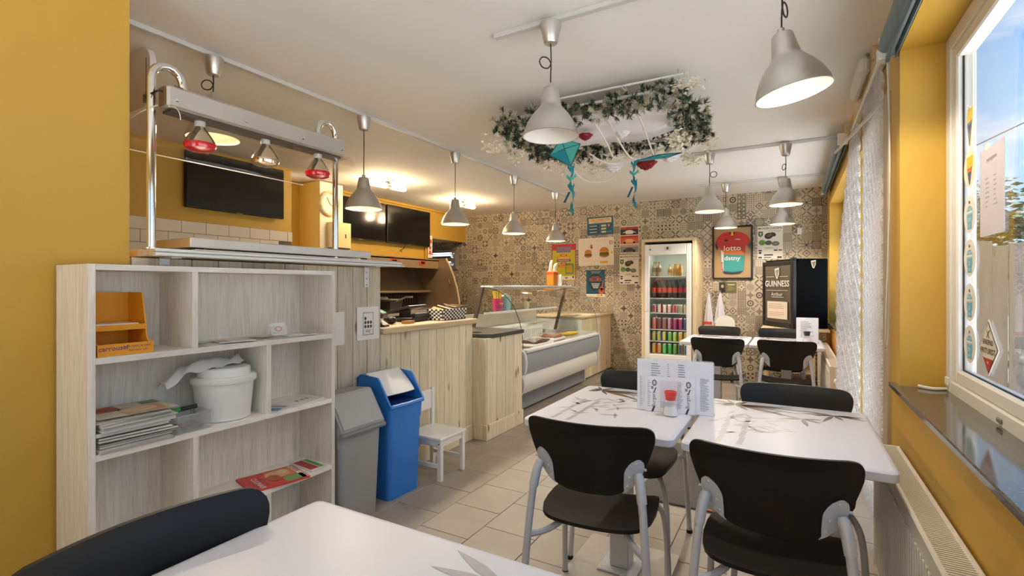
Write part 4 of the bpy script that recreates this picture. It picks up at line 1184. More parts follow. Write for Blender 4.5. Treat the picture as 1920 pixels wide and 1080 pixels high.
def leaf(b, x, y, a, l, w, z):
    ca, sa = math.cos(a), math.sin(a); w *= 1.35
    P = [(0, 0), (.25, .8), (.5, 1), (.8, .5), (1, 0), (.8, -.5), (.5, -1), (.25, -.8)]
    b.add([(x + p * l * ca - q * w / 2 * sa, y + p * l * sa + q * w / 2 * ca, z) for p, q in P], [tuple(range(8))])


def table(label, x0, x1, y0, y1, H=.75, seed=1, bamboo='far', group='white cafe tables'):
    cx, cy = (x0 + x1) / 2, (y0 + y1) / 2
    t = thing('cafe_table', label, 'table', (cx, cy, 0), 0, group)
    w, d = (x1 - x0) / 2, (y1 - y0) / 2
    b = B(); prof = [(.0, 0), (.006, .004), (.006, .028), (.0, .034), (-.012, .036)]
    rings = []
    for e, z in [(-.012, -.002)] + prof:
        rings.append([(px, py, H - .036 + z) for px, py in rrect(-w + .006 - e, -d + .006 - e, w - .006 + e, d - .006 + e, .022 + e, 5)])
    n = len(rings[0]); vs = [q for r in rings for q in r]; fs = [tuple(range(n)), tuple((len(rings) - 1) * n + k for k in range(n))]
    for r in range(len(rings) - 1): fs += [(r * n + k, r * n + (k + 1) % n, (r + 1) * n + (k + 1) % n, (r + 1) * n + k) for k in range(n)]
    part('tabletop', b.add(vs, fs), TABLETOP, t, smooth=True)
    part('column', B().box(-.045, -.045, .02, .045, .045, H - .05, .006), SILVER, t)
    part('base_plate', B().prism(rrect(-.22, -.22, .22, .22, .02, 3), 'z', 0, .012), cm('#b9b3aa', .4), t)
    part('base_plate_cover', B().box(-.09, -.09, .012, .09, .09, .022, .003), SILVER, t)
    part('top_mount', B().box(-.18, -.18, H - .052, .18, .18, H - .037), SILVER, t)
    rnd = random.Random(seed); z = H + .0004
    dk, lt, br = B(), B(), B()
    if bamboo == 'far':
        P0 = (-.2, d - .10)
        for a, l, wd, bb in ((-.02, .30, .02, dk), (-.50, .25, .03, br), (3.5, .11, .016, dk), (3.95, .16, .026, br), (2.75, .11, .014, dk), (.14, .24, .014, dk), (-.22, .28, .016, dk), (1.0, .09, .02, br), (-1.0, .12, .012, dk), (2.1, .09, .012, dk)):
            ex, ey = P0[0] + l * math.cos(a), P0[1] + l * math.sin(a)
            if abs(ex) > w - .012 or ey > d - .012: l *= .5
            leaf(bb, P0[0], P0[1], a, l, wd, z + .0003)
        P1 = (.19, d - .12)
        for a in (-.1, -.35, .08, 2.9, 3.3, 3.6, -1.2, -1.9): leaf(dk, P1[0], P1[1], a, rnd.uniform(.08, .16), .014, z + .0003)
        P2 = (.07, d - .25)
        for a in (-.5, .3, 2.7, 3.5, -1.4): leaf(dk, P2[0], P2[1], a, rnd.uniform(.06, .13), .014, z + .0003)
        for k in range(34):
            leaf(lt, rnd.uniform(-w * .72, w * .05), rnd.uniform(-d * .5, d * .55), rnd.choice((-.9, 2.3, .5, 3.6, -2.2)) + rnd.uniform(-.4, .4), rnd.uniform(.05, .10), .011, z)
        for k in range(4):
            yy = -.34 + k * .1
            for q_ in (-.21, -.14): lt.add([(q_, yy, z - .0001), (q_ + .019, yy, z - .0001), (q_ + .024, yy + .094, z - .0001), (q_ + .005, yy + .094, z - .0001)], [(0, 1, 2, 3)])
    else:
        P0 = (w * .28, d * .35)
        for k in range(30):
            leaf(lt, P0[0] + rnd.uniform(-.02, .34), P0[1] + rnd.uniform(-.3, .1), rnd.choice((2.8, 3.4, -.9, -2.4, .2)) + rnd.uniform(-.4, .4), rnd.uniform(.07, .15), .014, z)
        for a in (2.75, 3.2, 3.7): leaf(lt, P0[0] + .06, P0[1] + .12, a, .17, .02, z + .0003)
        for k in range(4):
            xx = P0[0] + .02 + k * .075
            lt.add([(xx, d * .05, z + .0003), (xx + .03, d * .05, z + .0003), (xx + .09, d * .55, z + .0003), (xx + .06, d * .55, z + .0003)], [(0, 1, 2, 3)])
    for nme, bb, m in (('leaf_print', dk, LEAFDK), ('pale_leaf_print', lt, LEAFLT), ('brown_leaf_print', br, LEAFBR)):
        if bb.f:
            o = link(nme, bb.mesh(nme, m, recalc=False), t); o['kind'] = 'stuff'
    return t
table('white cafe table at the lower left nearest the camera', -1.087, -.2, .22, .892, seed=9, bamboo='near')
table('white cafe table under the menu with a bamboo print', -1.0, -.378, 1.862, 2.655, seed=2)
table('white bamboo-print cafe table beside the radiator', -.352, .284, 1.855, 2.66, seed=3)
table('left of the two far white tables by the papered wall', -1.0, -.378, 5.22, 6.02, seed=4)
table('right of the two far white tables below the black cooler', -.36, .262, 5.24, 6.04, seed=5)


def make_chair():
    t = thing('cafe_chair', 'x', 'chair', (0, 0, 0), 0, 'black cafe chairs')
    def hw(z):
        pts = [(.578, .0), (.580, .07), (.588, .105), (.602, .132), (.625, .158), (.66, .182), (.70, .202), (.74, .217), (.775, .227), (.80, .229), (.815, .226), (.827, .217), (.834, .203), (.836, .188)]
        for (a, p), (c, q) in zip(pts, pts[1:]):
            if z <= c: return p + (q - p) * (z - a) / (c - a)
        return pts[-1][1]
    zs = [.5785, .580, .584, .590, .60, .615, .635, .66, .69, .72, .75, .775, .795, .81, .82, .828, .833, .836]
    def yb(x, z): return -.165 - .20 * (z - .58) + 1.1 * x * x - .35 * max(0, z - .8)
    b = B(); nu = 16
    vs = [((2 * i / nu - 1) * hw(z), yb((2 * i / nu - 1) * hw(z), z), z) for z in zs for i in range(nu + 1)]
    part('backrest', b.shell(vs, nu + 1, (0, -.013, 0)), BLACK, t, smooth=True)
    ys = [(-.175, .10), (-.172, .125), (-.165, .148), (-.15, .168), (-.12, .188), (-.07, .203), (0, .210), (.08, .210), (.14, .205), (.18, .197), (.20, .187), (.212, .17), (.218, .14)]
    def zsat(x, y):
        z = .452 + .018 * (x / .2) ** 2
        if y > .12: z -= 1.9 * (y - .12) ** 2
        if y < -.08: z += 1.2 * (y + .08) ** 2
        return z
    vs = [((2 * i / nu - 1) * w, y, zsat((2 * i / nu - 1) * w, y)) for y, w in ys for i in range(nu + 1)]
    part('seat', B().shell(vs, nu + 1, (0, 0, -.013)), BLACK, t, smooth=True)
    for s_ in (-1, 1):
        x = s_ * .172
        yy = yb(.172, .65) - .028
        # tear-shaped bracket plate
        def bp(u, v):
            zz_ = .594 + .125 * v
            wd = .004 + .026 * (v / .62) ** .8 if v < .62 else .030 * math.sqrt(max(.0, 1 - ((v - .62) / .385) ** 2))
            cx = .132 + .044 * v
            xx = min(cx + (u - .5) * 2 * wd, hw(zz_) + .003)
            return (s_ * xx, yb(xx, zz_) - .0135, zz_)
        br = part('bracket', B().shell([bp(i / 6, j / 12) for j in range(13) for i in range(7)], 7, (0, -.004, 0)), SILVER, t, smooth=True)
        for (px, pz) in ((.170, .706), (.196, .684), (.146, .655), (.138, .622)):
            part('rivet', B().ell((s_ * px, yb(px, pz) - .018, pz), (.0055, .004, .0055), 8, 6), SILVER, br, smooth=True)
        part('leg', B().tube([(s_ * .176, yy - .002, .672), (s_ * .183, yy - .016, .648), (s_ * .191, yy - .03, .60), (s_ * .205, yy - .048, .45), (s_ * .217, yy - .064, .25), (s_ * .226, yy - .085, .0)], .0135, 10, 4), SILVER, t, smooth=True)
        part('leg_sleeve', B().tube([(s_ * .177, yy - .006, .668), (s_ * .184, yy - .018, .642), (s_ * .193, yy - .032, .585)], .0165, 10, 3), SILVER, t, smooth=True)
        part('seat_support', B().tube([(s_ * .2075, yy - .05, .415), (s_ * .16, -.16, .412), (s_ * .12, -.10, .430), (s_ * .12, .02, .433)], .012, 8, 4), SILVER, t, smooth=True)
        part('leg', B().tube([(s_ * .12, .0, .432), (s_ * .15, .13, .428), (s_ * .19, .205, .410), (s_ * .212, .242, .35), (s_ * .222, .262, .2), (s_ * .228, .285, .0)], .0125, 10, 4), SILVER, t, smooth=True)
        part('foot_cap', B().lathe([(0, 0), (.0145, 0), (.0145, .016), (0, .016)], 10, T(s_ * .228, .2845, 0)), RUBBER, t, smooth=True)
        part('foot_cap', B().lathe([(0, 0), (.0155, 0), (.0155, .016), (0, .016)], 10, T(s_ * .226, yy - .085, 0)), RUBBER, t, smooth=True)
    part('cross_bar', B().tube([(-.12, .02, .430), (.12, .02, .430)], .011, 8), SILVER, t, smooth=True)
    return t
ch0 = make_chair()
chairs = [
    ('black chair seen from behind at the left middle table', -.645, 1.83, .10),
    ('black chair seen from behind at the right middle table nearest the radiator', -.055, 1.81, 0.0),
    ('black chair half hidden behind the upright menu', -.70, 2.50, PI),
    ('black chair beyond the right middle table in front of the strand curtain', .012, 2.50, PI + .02),
    ('black chair at the lower left corner beside the bookcase', -.925, .512, -PI / 2),
    ('black chair seen from behind at the left far table by the drinks fridge', -.60, 5.02, .03),
    ('black chair seen from behind at the right far table', -.04, 5.08, -.02),
    ('black chair behind the left far table against the papered wall', -.735, 6.02, PI),
    ('black chair behind the right far table under the black cooler', -.10, 6.02, PI),
]
for i, (lab, x, y, a) in enumerate(chairs):
    c = ch0 if i == 0 else copy_tree(ch0)
    c.location = (x, y, 0); c.rotation_euler = (0, 0, a); c['label'] = lab

# menu stand and shaker on the near middle table
def menu(label, x, y, z, w, h, rz, small=False):
    t = thing('menu_stand', label, 'menu', (x, y, z), rz)
    part('holder', B().prism(rrect(-w / 2, 0, w / 2, h, .012, 3), 'y', -.002, .002), PLASTICSHEET, t)
    part('holder_foot', B().box(-w / 2, -.002, 0, w / 2, .045, .003), PLASTICSHEET, t)
    part('menu_sheet', B().box(-w / 2 + .002, .0022, .004, w / 2 - .004, .0034, h - .006), cm('#eef0f6', .5), t)
    part('menu_sheet', B().box(-w / 2 + .002, -.0036, .002, w / 2 - .004, -.0024, h - .004), cm('#eef0f6', .5), t)
    q = Print(t, y=-.004)
    if not small:
        q.lines(-.10, -.05, h * .62, h * .92, 7, '#8a8d95', 0, 3).lines(-.03, -.02, h * .62, h * .92, 8, '#9a9da5', 0, 4).lines(.015, .045, h * .62, h * .92, 7, '#8a8d95', 0, 5)
        q.lines(.105, .145, h * .08, h * .68, 24, '#8a8d95', 0, 6).lines(-.15, -.135, h * .08, h * .66, 22, '#a5a8b0', 0, 7)
        part('front_menu', B().box(-.125, -.0105, .001, .085, -.0085, h * .665), cm('#f4f5fa', .45), t)
        f = Print(t, y=-.0108)
        f.text('Burgers', -.088, .055, .022, '#4a4d55', 0, rot=PI / 2).text('Burgers', .055, .06, .022, '#4a4d55', 0, rot=PI / 2)
        for xx in (-.085, .058):
            f.oval(xx, .128, .010, .014, '#55585f').oval(xx, .128, .006, .009, '#d9dbe2', 1).rect(xx - .014, .10, xx - .004, .112, '#8a8d95')
            f.poly([(xx - .014, .0), (xx - .005, .0), (xx + .004, .025), (xx - .004, .025)], '#3a3c42')
            f.poly([(xx - .004, .085), (xx + .0, .085), (xx + .009, .108), (xx + .004, .108)], '#3a3c42')
        f.lines(-.115, -.10, .02, .14, 14, '#a9acb5', 0, 8).lines(-.06, .035, .02, .05, 9, '#9aa0b5', 0, 9).lines(-.06, .035, .055, .14, 22, '#c3c6cf', 0, 10, .22).lines(.012, .035, .02, .14, 26, '#9da0aa', 0, 11).done(.45)
    else:
        q.lines(-w * .3, w * .3, h * .2, h * .85, 12, '#9a9da5', 0, 3)
    q.done(.45)
    return t
menu('upright clear menu holder with burger menu on the middle table', -.449, 2.252, .7505, .325, .235, .10)
menu('small menu card standing on the far right table', .13, 5.62, .7505, .19, .25, 0, True)


def shaker(label, x, y, z, s_, cap):
    t = thing('salt_shaker', label, 'shaker', (x, y, z))
    part('glass_body', B().lathe([(0, 0), (.026 * s_, 0), (.028 * s_, .006 * s_), (.027 * s_, .02 * s_), (.019 * s_, .052 * s_), (.0195 * s_, .062 * s_), (0, .062 * s_)], 20), PLASTICSHEET, t, smooth=True)
    part('salt', B().lathe([(0, .003), (.0245 * s_, .004), (.025 * s_, .012 * s_), (.0205 * s_, .036 * s_), (0, .036 * s_)], 18), WHITE, t, smooth=True)
    part('cap', B().lathe([(0, .060 * s_), (.018 * s_, .060 * s_), (.0235 * s_, .09 * s_), (.0235 * s_, .094 * s_), (.02 * s_, .094 * s_), (.018 * s_, .088 * s_), (0, .088 * s_)], 20), cap, t, smooth=True)
shaker('glass salt shaker with a red cap in front of the menu', -.455, 2.195, .7505, 1.12, mat('red_cap', '#e0483f', .4))
shaker('glass shaker with a dark cap by the small far menu', .125, 5.56, .7505, 1.25, cm('#2a2d38', .4))
single('door_mat', B().box(-.85, 3.05, 0.0005, .28, 4.25, .012, .004), MATGREY, 'dark grey ribbed doormat under the middle tables', 'mat')
single('mat_tag', B().box(-.46, 3.052, .012, -.40, 3.066, .0135), cm('#d8502a'), 'tiny orange tag on the doormat edge', 'tag')
# ================================================================ drinks fridge
FX0, FX1, FY = -1.80, -1.175, 7.0
hs = thing('fridge_surround', 'pale pine surround boxing in the drinks fridge', 'surround', (-1.48, 7.3, 0))
part('side_board', B().box(-1.850, FY - .005, 0, -1.805, YB - .005, 1.92, .003), FRIDGEWOOD, hs, world=True)
part('side_board', B().box(-1.165, FY - .005, 0, -1.120, YB - .005, 1.92, .003), FRIDGEWOOD, hs, world=True)
part('top_board', B().box(-1.850, FY - .005, 1.92, -1.120, YB - .005, 1.96, .003), FRIDGEWOOD, hs, world=True)
df = thing('drinks_fridge', 'tall white glass-door drinks fridge against the papered wall', 'fridge', (-1.48, 7.3, 0))
WF = mat('fridge_white', '#ecebe6', .35)
FRL = mat('fridge_inner_white', '#dadfd6', .5)
part('back', B().box(FX0, 7.5, .06, FX1, 7.55, 1.88), FRL, df, world=True)
for x0, x1 in ((FX0, FX0 + .035), (FX1 - .035, FX1)): part('side', B().box(x0, FY + .03, .06, x1, 7.5, 1.88), FRL, df, world=True)
part('top', B().box(FX0, FY + .03, 1.80, FX1, 7.55, 1.88), FRL, df, world=True)
part('bottom', B().box(FX0, FY + .03, .06, FX1, 7.55, .36), FRL, df, world=True)
dr = part('door', B().box(FX0, FY - .03, .06, FX0 + .065, FY + .03, 1.88, .008).box(FX1 - .065, FY - .03, .06, FX1, FY + .03, 1.88, .008)
     .box(FX0 + .065, FY - .03, 1.73, FX1 - .065, FY + .03, 1.88, .008).box(FX0 + .065, FY - .03, .06, FX1 - .065, FY + .03, .36, .008), WF, df, world=True)
part('glass', B().box(FX0 + .065, FY - .01, .34, FX1 - .065, FY - .006, 1.73), GLASS, dr)
part('handle', B().box(FX0 + .012, FY - .055, .95, FX0 + .038, FY - .03, 1.3, .006), WF, dr)
part('badge', B().box(-1.53, FY - .033, 1.79, -1.44, FY - .030, 1.85), cm('#d9d6cf'), dr)
part('emblem', B().box(-1.50, FY - .035, 1.805, -1.47, FY - .033, 1.84), cm('#4a4a48'), dr)
part('lock', B().lathe([(0, .004), (.011, .003), (.011, 0)], 12, T(FX0 + .08, FY - .03, 1.81) @ RX(PI / 2)), cm('#8a5a3a'), dr)
SH = [1.43, 1.07, .865, .62, .475, .345 - .06 + .06]
SH = [1.44, 1.136, .93, .70, .538, .362]
rk = []
for k, z in enumerate(SH[:-1]):
    part('shelf', B().box(FX0 + .04, FY + .05, z - .012, FX1 - .04, 7.48, z, .002), WF, df, world=True)
for k in range(22): part('shelf_support', B().box(FX0 + .034, FY + .05, .40 + .06 * k, FX0 + .045, FY + .075, .43 + .06 * k), FRL, df, world=True)
L = bpy.data.lights.new('cabinet_light', 'AREA'); L.energy = .4; L.size = .4; L.size_y = .05; L.shape = 'RECTANGLE'; L.color = (1, .97, .9)
o = link('cabinet_light', L, df); o.location = (0.0, -.2, 1.78)
L = bpy.data.lights.new('cabinet_light', 'AREA'); L.energy = .7; L.size = .03; L.size_y = 1.3; L.shape = 'RECTANGLE'; L.color = (1, .98, .93)
o = link('cabinet_light', L, df); o.location = (.24, -.22, 1.05); o.rotation_euler = (PI / 2 - .0, 0, .75)


def can_mesh(col, band=None, r=.033, h=.115, sat=None):
    b = B().lathe([(0, 0), (r * .8, 0), (r, .008), (r, h - .012), (r * .82, h), (r * .76, h), (0, h - .003)], 14)
    m = b.mesh('can', [cm(col, .3), ALU, cm(band or col, .3)], True)
    for p_ in m.polygons:
        z = p_.center.z
        if z > h - .011 or z < .004: p_.material_index = 1
        elif band and h * .05 < z < h * .95 and abs(math.atan2(p_.center.y, p_.center.x) + PI / 2) < .75: p_.material_index = 2
    return m
def bottle_mesh(col, lab, r=.031, h=.245, capc='#b02020'):
    b = B().lathe([(0, 0), (r * .8, 0), (r, .012), (r, h * .30), (r * 1.02, h * .30), (r * 1.02, h * .58), (r, h * .58), (r * .95, h * .66), (r * .42, h * .86), (r * .40, h * .93), (r * .44, h * .93), (r * .44, h), (0, h)], 14)
    m = b.mesh('bottle', [cm(col, .15), cm(lab, .4), cm(capc, .4)], True)
    for p_ in m.polygons:
        z = p_.center.z
        if h * .29 < z < h * .59: p_.material_index = 1
        elif z > h * .92: p_.material_index = 2
    return m
names = ['first', 'second', 'third', 'fourth', 'fifth', 'sixth', 'seventh', 'eighth']
rows = [
    (0, 'can', [('#b9a58a', None, .2, 'bottle', '#8a7656'), ('#b9a58a', None, .2, 'bottle', '#8a7656'), None, ('#c9b48e', None, .16, 'bottle', '#c98a2e'), ('#c9a05e', None, .17, 'bottle', '#c98a2e'), ('#b98f4e', None, .17, 'bottle', '#d99a3e')], 'top shelf'),
    (1, 'bottle', [('#2a1511', '#d8402a', .25, 'bottle', '#b02020'), ('#2a1511', '#d8402a', .25, 'bottle', '#b02020'), ('#2a1511', '#d8402a', .25, 'bottle', '#b02020'), ('#38393d', '#d8503a', .25, 'bottle', '#222222'), ('#38393d', '#d8503a', .25, 'bottle', '#222222'), ('#3b3b40', '#c8304a', .25, 'bottle', '#222222'), ('#3b3b40', '#c8304a', .25, 'bottle', '#222222')], 'second shelf'),
    (2, 'can', [('#d9d6d2', '#c93a34'), ('#c9403a', '#ece8e2'), ('#cf4a44', '#efe9e4'), ('#c9403a', '#e9d9d2'), ('#e9e6e0', '#c9403a'), ('#d5d0c4', '#b9b09a'), ('#d9c9a4', None)], 'third shelf'),
    (3, 'can', [('#d2504a', '#e98a7a'), ('#8d5a50', None), ('#8a5a58', '#a8786a'), ('#a53a62', '#d0a8b4'), ('#a02a5e', '#c45a86'), ('#9a2456', '#b95a80'), ('#33406e', '#5a6aa0')], 'fourth shelf'),
    (4, 'can', [('#6d86b5', '#e8d23a'), ('#5f7fb8', '#f0dc3e'), ('#5a78b0', '#f2e04a'), ('#3f9a45', '#9fd06a'), ('#6aa83f', '#d5d98a'), ('#c98a3a', '#e8c06a'), ('#b59a4a', '#d8c88a')], 'fifth shelf'),
    (5, 'can', [('#e07a2a', '#f3c06a'), ('#d97a3a', '#e8a86a'), ('#1f8a45', '#7fd08a'), ('#178a3f', '#5ac06e'), ('#2f7a3a', '#7aa85a'), ('#c9a84a', '#3f5a8a'), ('#b9b08a', '#4a6a9a')], 'bottom shelf'),
]
cname = {'#b9a58a': 'cloudy', '#c9b48e': 'pale amber', '#c9a05e': 'amber', '#b98f4e': 'golden', '#2a1511': 'dark cola', '#38393d': 'clear dark', '#3b3b40': 'pink-label'}
for si, kind, items, where in rows:
    for k, it_ in enumerate(items):
        if it_ is None: continue
        x = FX0 + .105 + .0715 * k
        z = SH[si] + .0005
        if len(it_) > 2:
            me = bottle_mesh(it_[0], it_[1] or it_[4], .031, it_[2], it_[4]); nm = 'bottle'
        else:
            me = can_mesh(it_[0], it_[1], .031, {2: .118, 3: .162, 4: .132, 5: .142}[si]); nm = 'can'
        for dpt in range(2):
            if dpt and k % 2: continue
            o = link('drinks_' + nm, me, None, (x + (.0 if not dpt else .012), FY + .095 + .08 * dpt, z)); o.rotation_euler = (0, 0, random.uniform(-.3, .3))
            tag(o, '%s drinks %s from the left on the fridge %s, %s row' % (names[k], nm, where, 'front' if not dpt else 'rear'), nm, 'drinks on the fridge %s' % where)

# ================================================================ black cooler on its stand
gz = .814
gk = thing('counter_stand', 'low wooden stand under the black cooler', 'stand', (.02, 6.95, 0), .0)
part('top', B().box(-.34, -.42, gz - .03, .35, .5, gz, .004), PINE, gk)
for x in (-.31, .20):
    for y in (-.05, .46): part('leg', B().box(x - .02, y - .02, 0, x + .02, y + .02, gz - .03), PINE, gk)
part('low_shelf', B().box(-.32, -.06, .25, .22, .48, .27), PINE, gk)
gf = thing('bottle_cooler', 'black glass-door cooler lettered GUINNESS beside the far window', 'cooler', (.023, 6.50, gz + .001), .0)
gf.rotation_euler = (0, 0, math.radians(-55.7))
GBW, GBD, GBH = .595, .38, .805
part('cabinet', B().box(-GBW, .03, 0, .0, .03 + GBD, GBH, .008), mat('satin_black', '#0d0c0b', .7, spec=.04), gf)
gd = part('door', B().box(-GBW, -.015, .0, -GBW + .04, .028, GBH - .02, .004).box(-.05, -.015, .0, 0, .028, GBH - .02, .004).box(-GBW + .04, -.015, .0, -.05, .028, .06, .004).box(-GBW + .04, -.015, GBH - .07, -.05, .028, GBH - .02, .004), DARK, gf)
part('door_glass', B().box(-GBW + .04, -.004, .06, -.05, .0, GBH - .07), mat('smoked_glass', '#565049', .08, spec=.6), gd)
part('hinge', B().box(-.06, -.01, GBH - .018, .0, .03, GBH + .012, .004), DARK, gf)
q = Print(gf, y=-.0165)
cxg = -GBW / 2 - .003
q.text('GUINNESS', cxg, .515, .10, '#e9e6df', 0, w=.465, bold=True).rect(cxg - .21, .60, cxg - .05, .605, '#cfccc4').rect(cxg + .05, .60, cxg + .21, .605, '#cfccc4').rect(cxg - .21, .435, cxg + .21, .44, '#cfccc4')
def harp(P, x, z, s_, c):
    P.poly([(x - .35 * s_, z + .5 * s_), (x + .38 * s_, z + .62 * s_), (x + .30 * s_, z + .45 * s_), (x - .22 * s_, z + .34 * s_)], c)
    P.poly([(x - .35 * s_, z + .5 * s_), (x - .24 * s_, z + .46 * s_), (x - .08 * s_, z - .1 * s_), (x + .1 * s_, z - .5 * s_), (x - .1 * s_, z - .42 * s_), (x - .25 * s_, z)], c)
    P.poly([(x + .38 * s_, z + .62 * s_), (x + .30 * s_, z + .5 * s_), (x + .22 * s_, z), (x + .02 * s_, z - .45 * s_), (x + .12 * s_, z - .5 * s_), (x + .34 * s_, z)], c)
    for k in range(4): P.poly([(x + (-.14 + .1 * k) * s_, z + .4 * s_), (x + (-.11 + .1 * k) * s_, z + .4 * s_), (x + (-.0 + .05 * k) * s_, z - .35 * s_ + .1 * k * s_), (x + (-.02 + .05 * k) * s_, z - .35 * s_ + .1 * k * s_)], c)
harp(q, cxg, .635, .12, '#e6dfcb')
q.text('Arthur', cxg, .39, .065, '#dedbd2', 0, w=.22).rect(cxg - .10, .355, cxg + .13, .36, '#dedbd2').done()
sn = part('note', B().box(-GBW + .11, -.0185, .10, -.10, -.0165, .305), cm('#ead9cb', .7), gf, label='pale handwritten note')
q = Print(gf, y=-.0188)
q.lines(-.455, -.13, .215, .285, 3, '#6b5f5a', 0, 5, .18).lines(-.455, -.13, .125, .185, 3, '#6b5f5a', 0, 6, .18).done()
q = Print(gf, y=-.0004, M=RZ(PI / 2)); harp(q, .03 + GBD * .52, .735, .085, '#e0c9a0'); q.done()
single('socket_box', B().box(.06, 7.62, 1.99, .115, YB, 2.08, .004), WHITE, 'small white socket box on the papered wall by the corner', 'socket box')

# high chair, cloths
hc = thing('high_chair', "white plastic child's high chair against the papered wall", 'high chair', (-.80, 7.28, 0))
part('backrest', B().prism([(-.125, .66)] + [(-.125 + .0 * k + .125 * (1 - math.cos(PI * k / 10)), .80 + .10 * math.sin(PI * k / 10)) for k in range(11)] + [(.125, .66)], 'y', .08, .10), WHITE, hc, smooth=True)
part('seat', B().box(-.15, -.15, .52, .15, .1, .545, .01), WHITE, hc)
part('tray', B().box(-.17, -.22, .66, .17, -.12, .68, .01), WHITE, hc)
for x in (-1, 1):
    for y0_, y1_ in ((-.12, -.22), (.08, .2)): part('leg', B().tube([(x * .13, y0_, .53), (x * .22, y1_, 0)], .012, 8), SILVER, hc, smooth=True)
def cloth(label, x, y, z, h, rw):
    b = B()
    def f(u, v):
        a = 2 * PI * u
        r = .008 + rw * (v ** .8) * (1 + .18 * math.sin(6 * a))
        return (r * math.cos(a), -.09 + r * .55 * math.sin(a), -h * v)
    t = thing('folded_apron', label, 'apron', (x, y, z), 0, 'aprons hanging by the drinks fridge')
    part('cloth', b.grid(f, 36, 10), cm('#dcdbe8', .8), t, smooth=True)
    part('hook', B().tube([(0, 0, .012), (0, -.05, .012), (0, -.085, .0), (0, -.09, .03)], .006, 6), STEEL, t, smooth=True)
    for k in range(6):
        part('hem_patch', B().box(-.018, -.004, -.018, .018, .004, .018, 0, T(-.05 + .02 * k, -.09 - rw * .62, -h * (.86 + .1 * (k % 2)))), cm(['#d63a2c', '#e9c33a'][k % 2], .8), t)
cloth('pale lilac apron on the left hook right of the fridge', -1.035, YB - .004, 1.21, .50, .055)
cloth('pale lilac apron on the right hook behind the high chair', -.885, YB - .004, 1.21, .52, .075)

# ================================================================ posters on the papered wall
PY = YB - .002
def bx4(a):  # x0,x1,z0,z1 -> centre, base
    return (a[0] + a[1]) / 2, a[2], a[1] - a[0], a[3] - a[2]
x, z, w, h = bx4((-2.90, -2.462, 2.125, 2.415))
r, p = sheet('circus_poster', 'blue poster headed CIRCUSFEESTEN highest on the papered wall', 'poster', x, PY, z, w, h, '#2a6079', roll=-.02)
p.rect(-.19, .19, .19, .27, '#e9d3a0').text('CIRCUSFEESTEN', 0, .238, .05, '#d2452c', 2, w=.33, bold=True).text('OPENLUCHT SPEKTAKEL', 0, .205, .018, '#3f4a52', 2, w=.2)
for k in range(3):
    zz_ = .145 - .05 * k
    p.rect(-.19, zz_ - .016, -.02, zz_ + .016, '#17303f').rect(-.18, zz_ - .004, -.05, zz_ + .006, '#dfe6e6', 1).rect(.02, zz_ - .014, .10, zz_ + .014, '#d9c58c')
p.oval(.145, .14, .022, .03, '#a83c4c').oval(.145, .145, .01, .014, '#e9d3c0', 1).rect(.12, .03, .19, .06, '#4b8094').done()
x, z, w, h = bx4((-3.535, -3.10, 1.40, 2.0))
r, p = sheet('festival_poster', 'lime and red festival poster left of the burger poster', 'poster', x, PY, z, w, h, '#c9b81f')
p.rect(-.2175, .50, .2175, .60, '#c81f45').rect(-.2175, 0, -.205, .6, '#c81f45', 1).rect(.205, 0, .2175, .6, '#c81f45', 1).rect(-.13, .46, .13, .56, '#5f7a86', 1).text('OLIFE', 0, .51, .085, '#c63fa0', 2, w=.22, bold=True)
for k, (c, wd) in enumerate((('#d83a2a', .12), ('#e87a1e', .24), ('#3b2f86', .25), ('#d83a2a', .10), ('#d8451f', .2))): p.rect(-wd / 2, .40 - .045 * k, wd / 2, .435 - .045 * k, c, 1).rect(-wd / 2 + .02, .412 - .045 * k, wd / 2 - .02, .422 - .045 * k, '#f0e3b0', 2)
p.rect(.03, .10, .18, .28, '#6f9a6a', 1).rect(.05, .13, .15, .25, '#d8a81e', 2).rect(-.2, .01, .2, .07, '#efe5d6', 1).oval(.17, .05, .015, .02, '#2a3f86', 2).oval(-.08, .04, .03, .015, '#c8404a', 2).oval(.05, .04, .03, .015, '#7a8a5a', 2).done()
x, z, w, h = bx4((-3.05, -2.455, 1.635, 2.08))
r, p = sheet('burger_poster', 'white poster with two burgers on the papered wall', 'poster', x, PY, z, w, h, '#f0e2d2', roll=-.015)
def burger(P, x, z, s_):
    P.oval(x, z - .03 * s_, .052 * s_, .022 * s_, '#c8682a', 1).rect(x - .055 * s_, z - .03 * s_, x + .055 * s_, z - .005 * s_, '#4f7a33', 2).rect(x - .05 * s_, z - .012 * s_, x + .05 * s_, z + .006 * s_, '#7a3a22', 3).poly([(x - .055 * s_, z + .005 * s_), (x + .055 * s_, z + .005 * s_), (x + .02 * s_, z + .03 * s_)], '#e8b52a', 4)
    P.poly([(x + .055 * s_ * math.cos(PI * k / 10), z + .012 * s_ + .05 * s_ * math.sin(PI * k / 10)) for k in range(11)], '#d0842f', 5)
burger(p, -.13, .19, 1.15); burger(p, .14, .20, 1.45)
p.oval(-.075, .31, .02, .035, '#dd6b43').rect(-.09, .28, -.06, .30, '#dd6b43').oval(.265, .20, .016, .02, '#e8b52a').rect(.07, .03, .20, .065, '#e0b62e').rect(.23, .33, .28, .385, '#c9733f').rect(.245, .34, .265, .375, '#f0e2d2', 1).text('burger van de maand', .1, .40, .02, '#c98a78', 1).done()
x, z, w, h = bx4((-2.357, -2.06, 1.81, 2.235))
r, p = sheet('oldtimer_poster', 'poster with three orange car photographs beside the fridge', 'poster', x, PY, z, w, h, '#e8dccb')
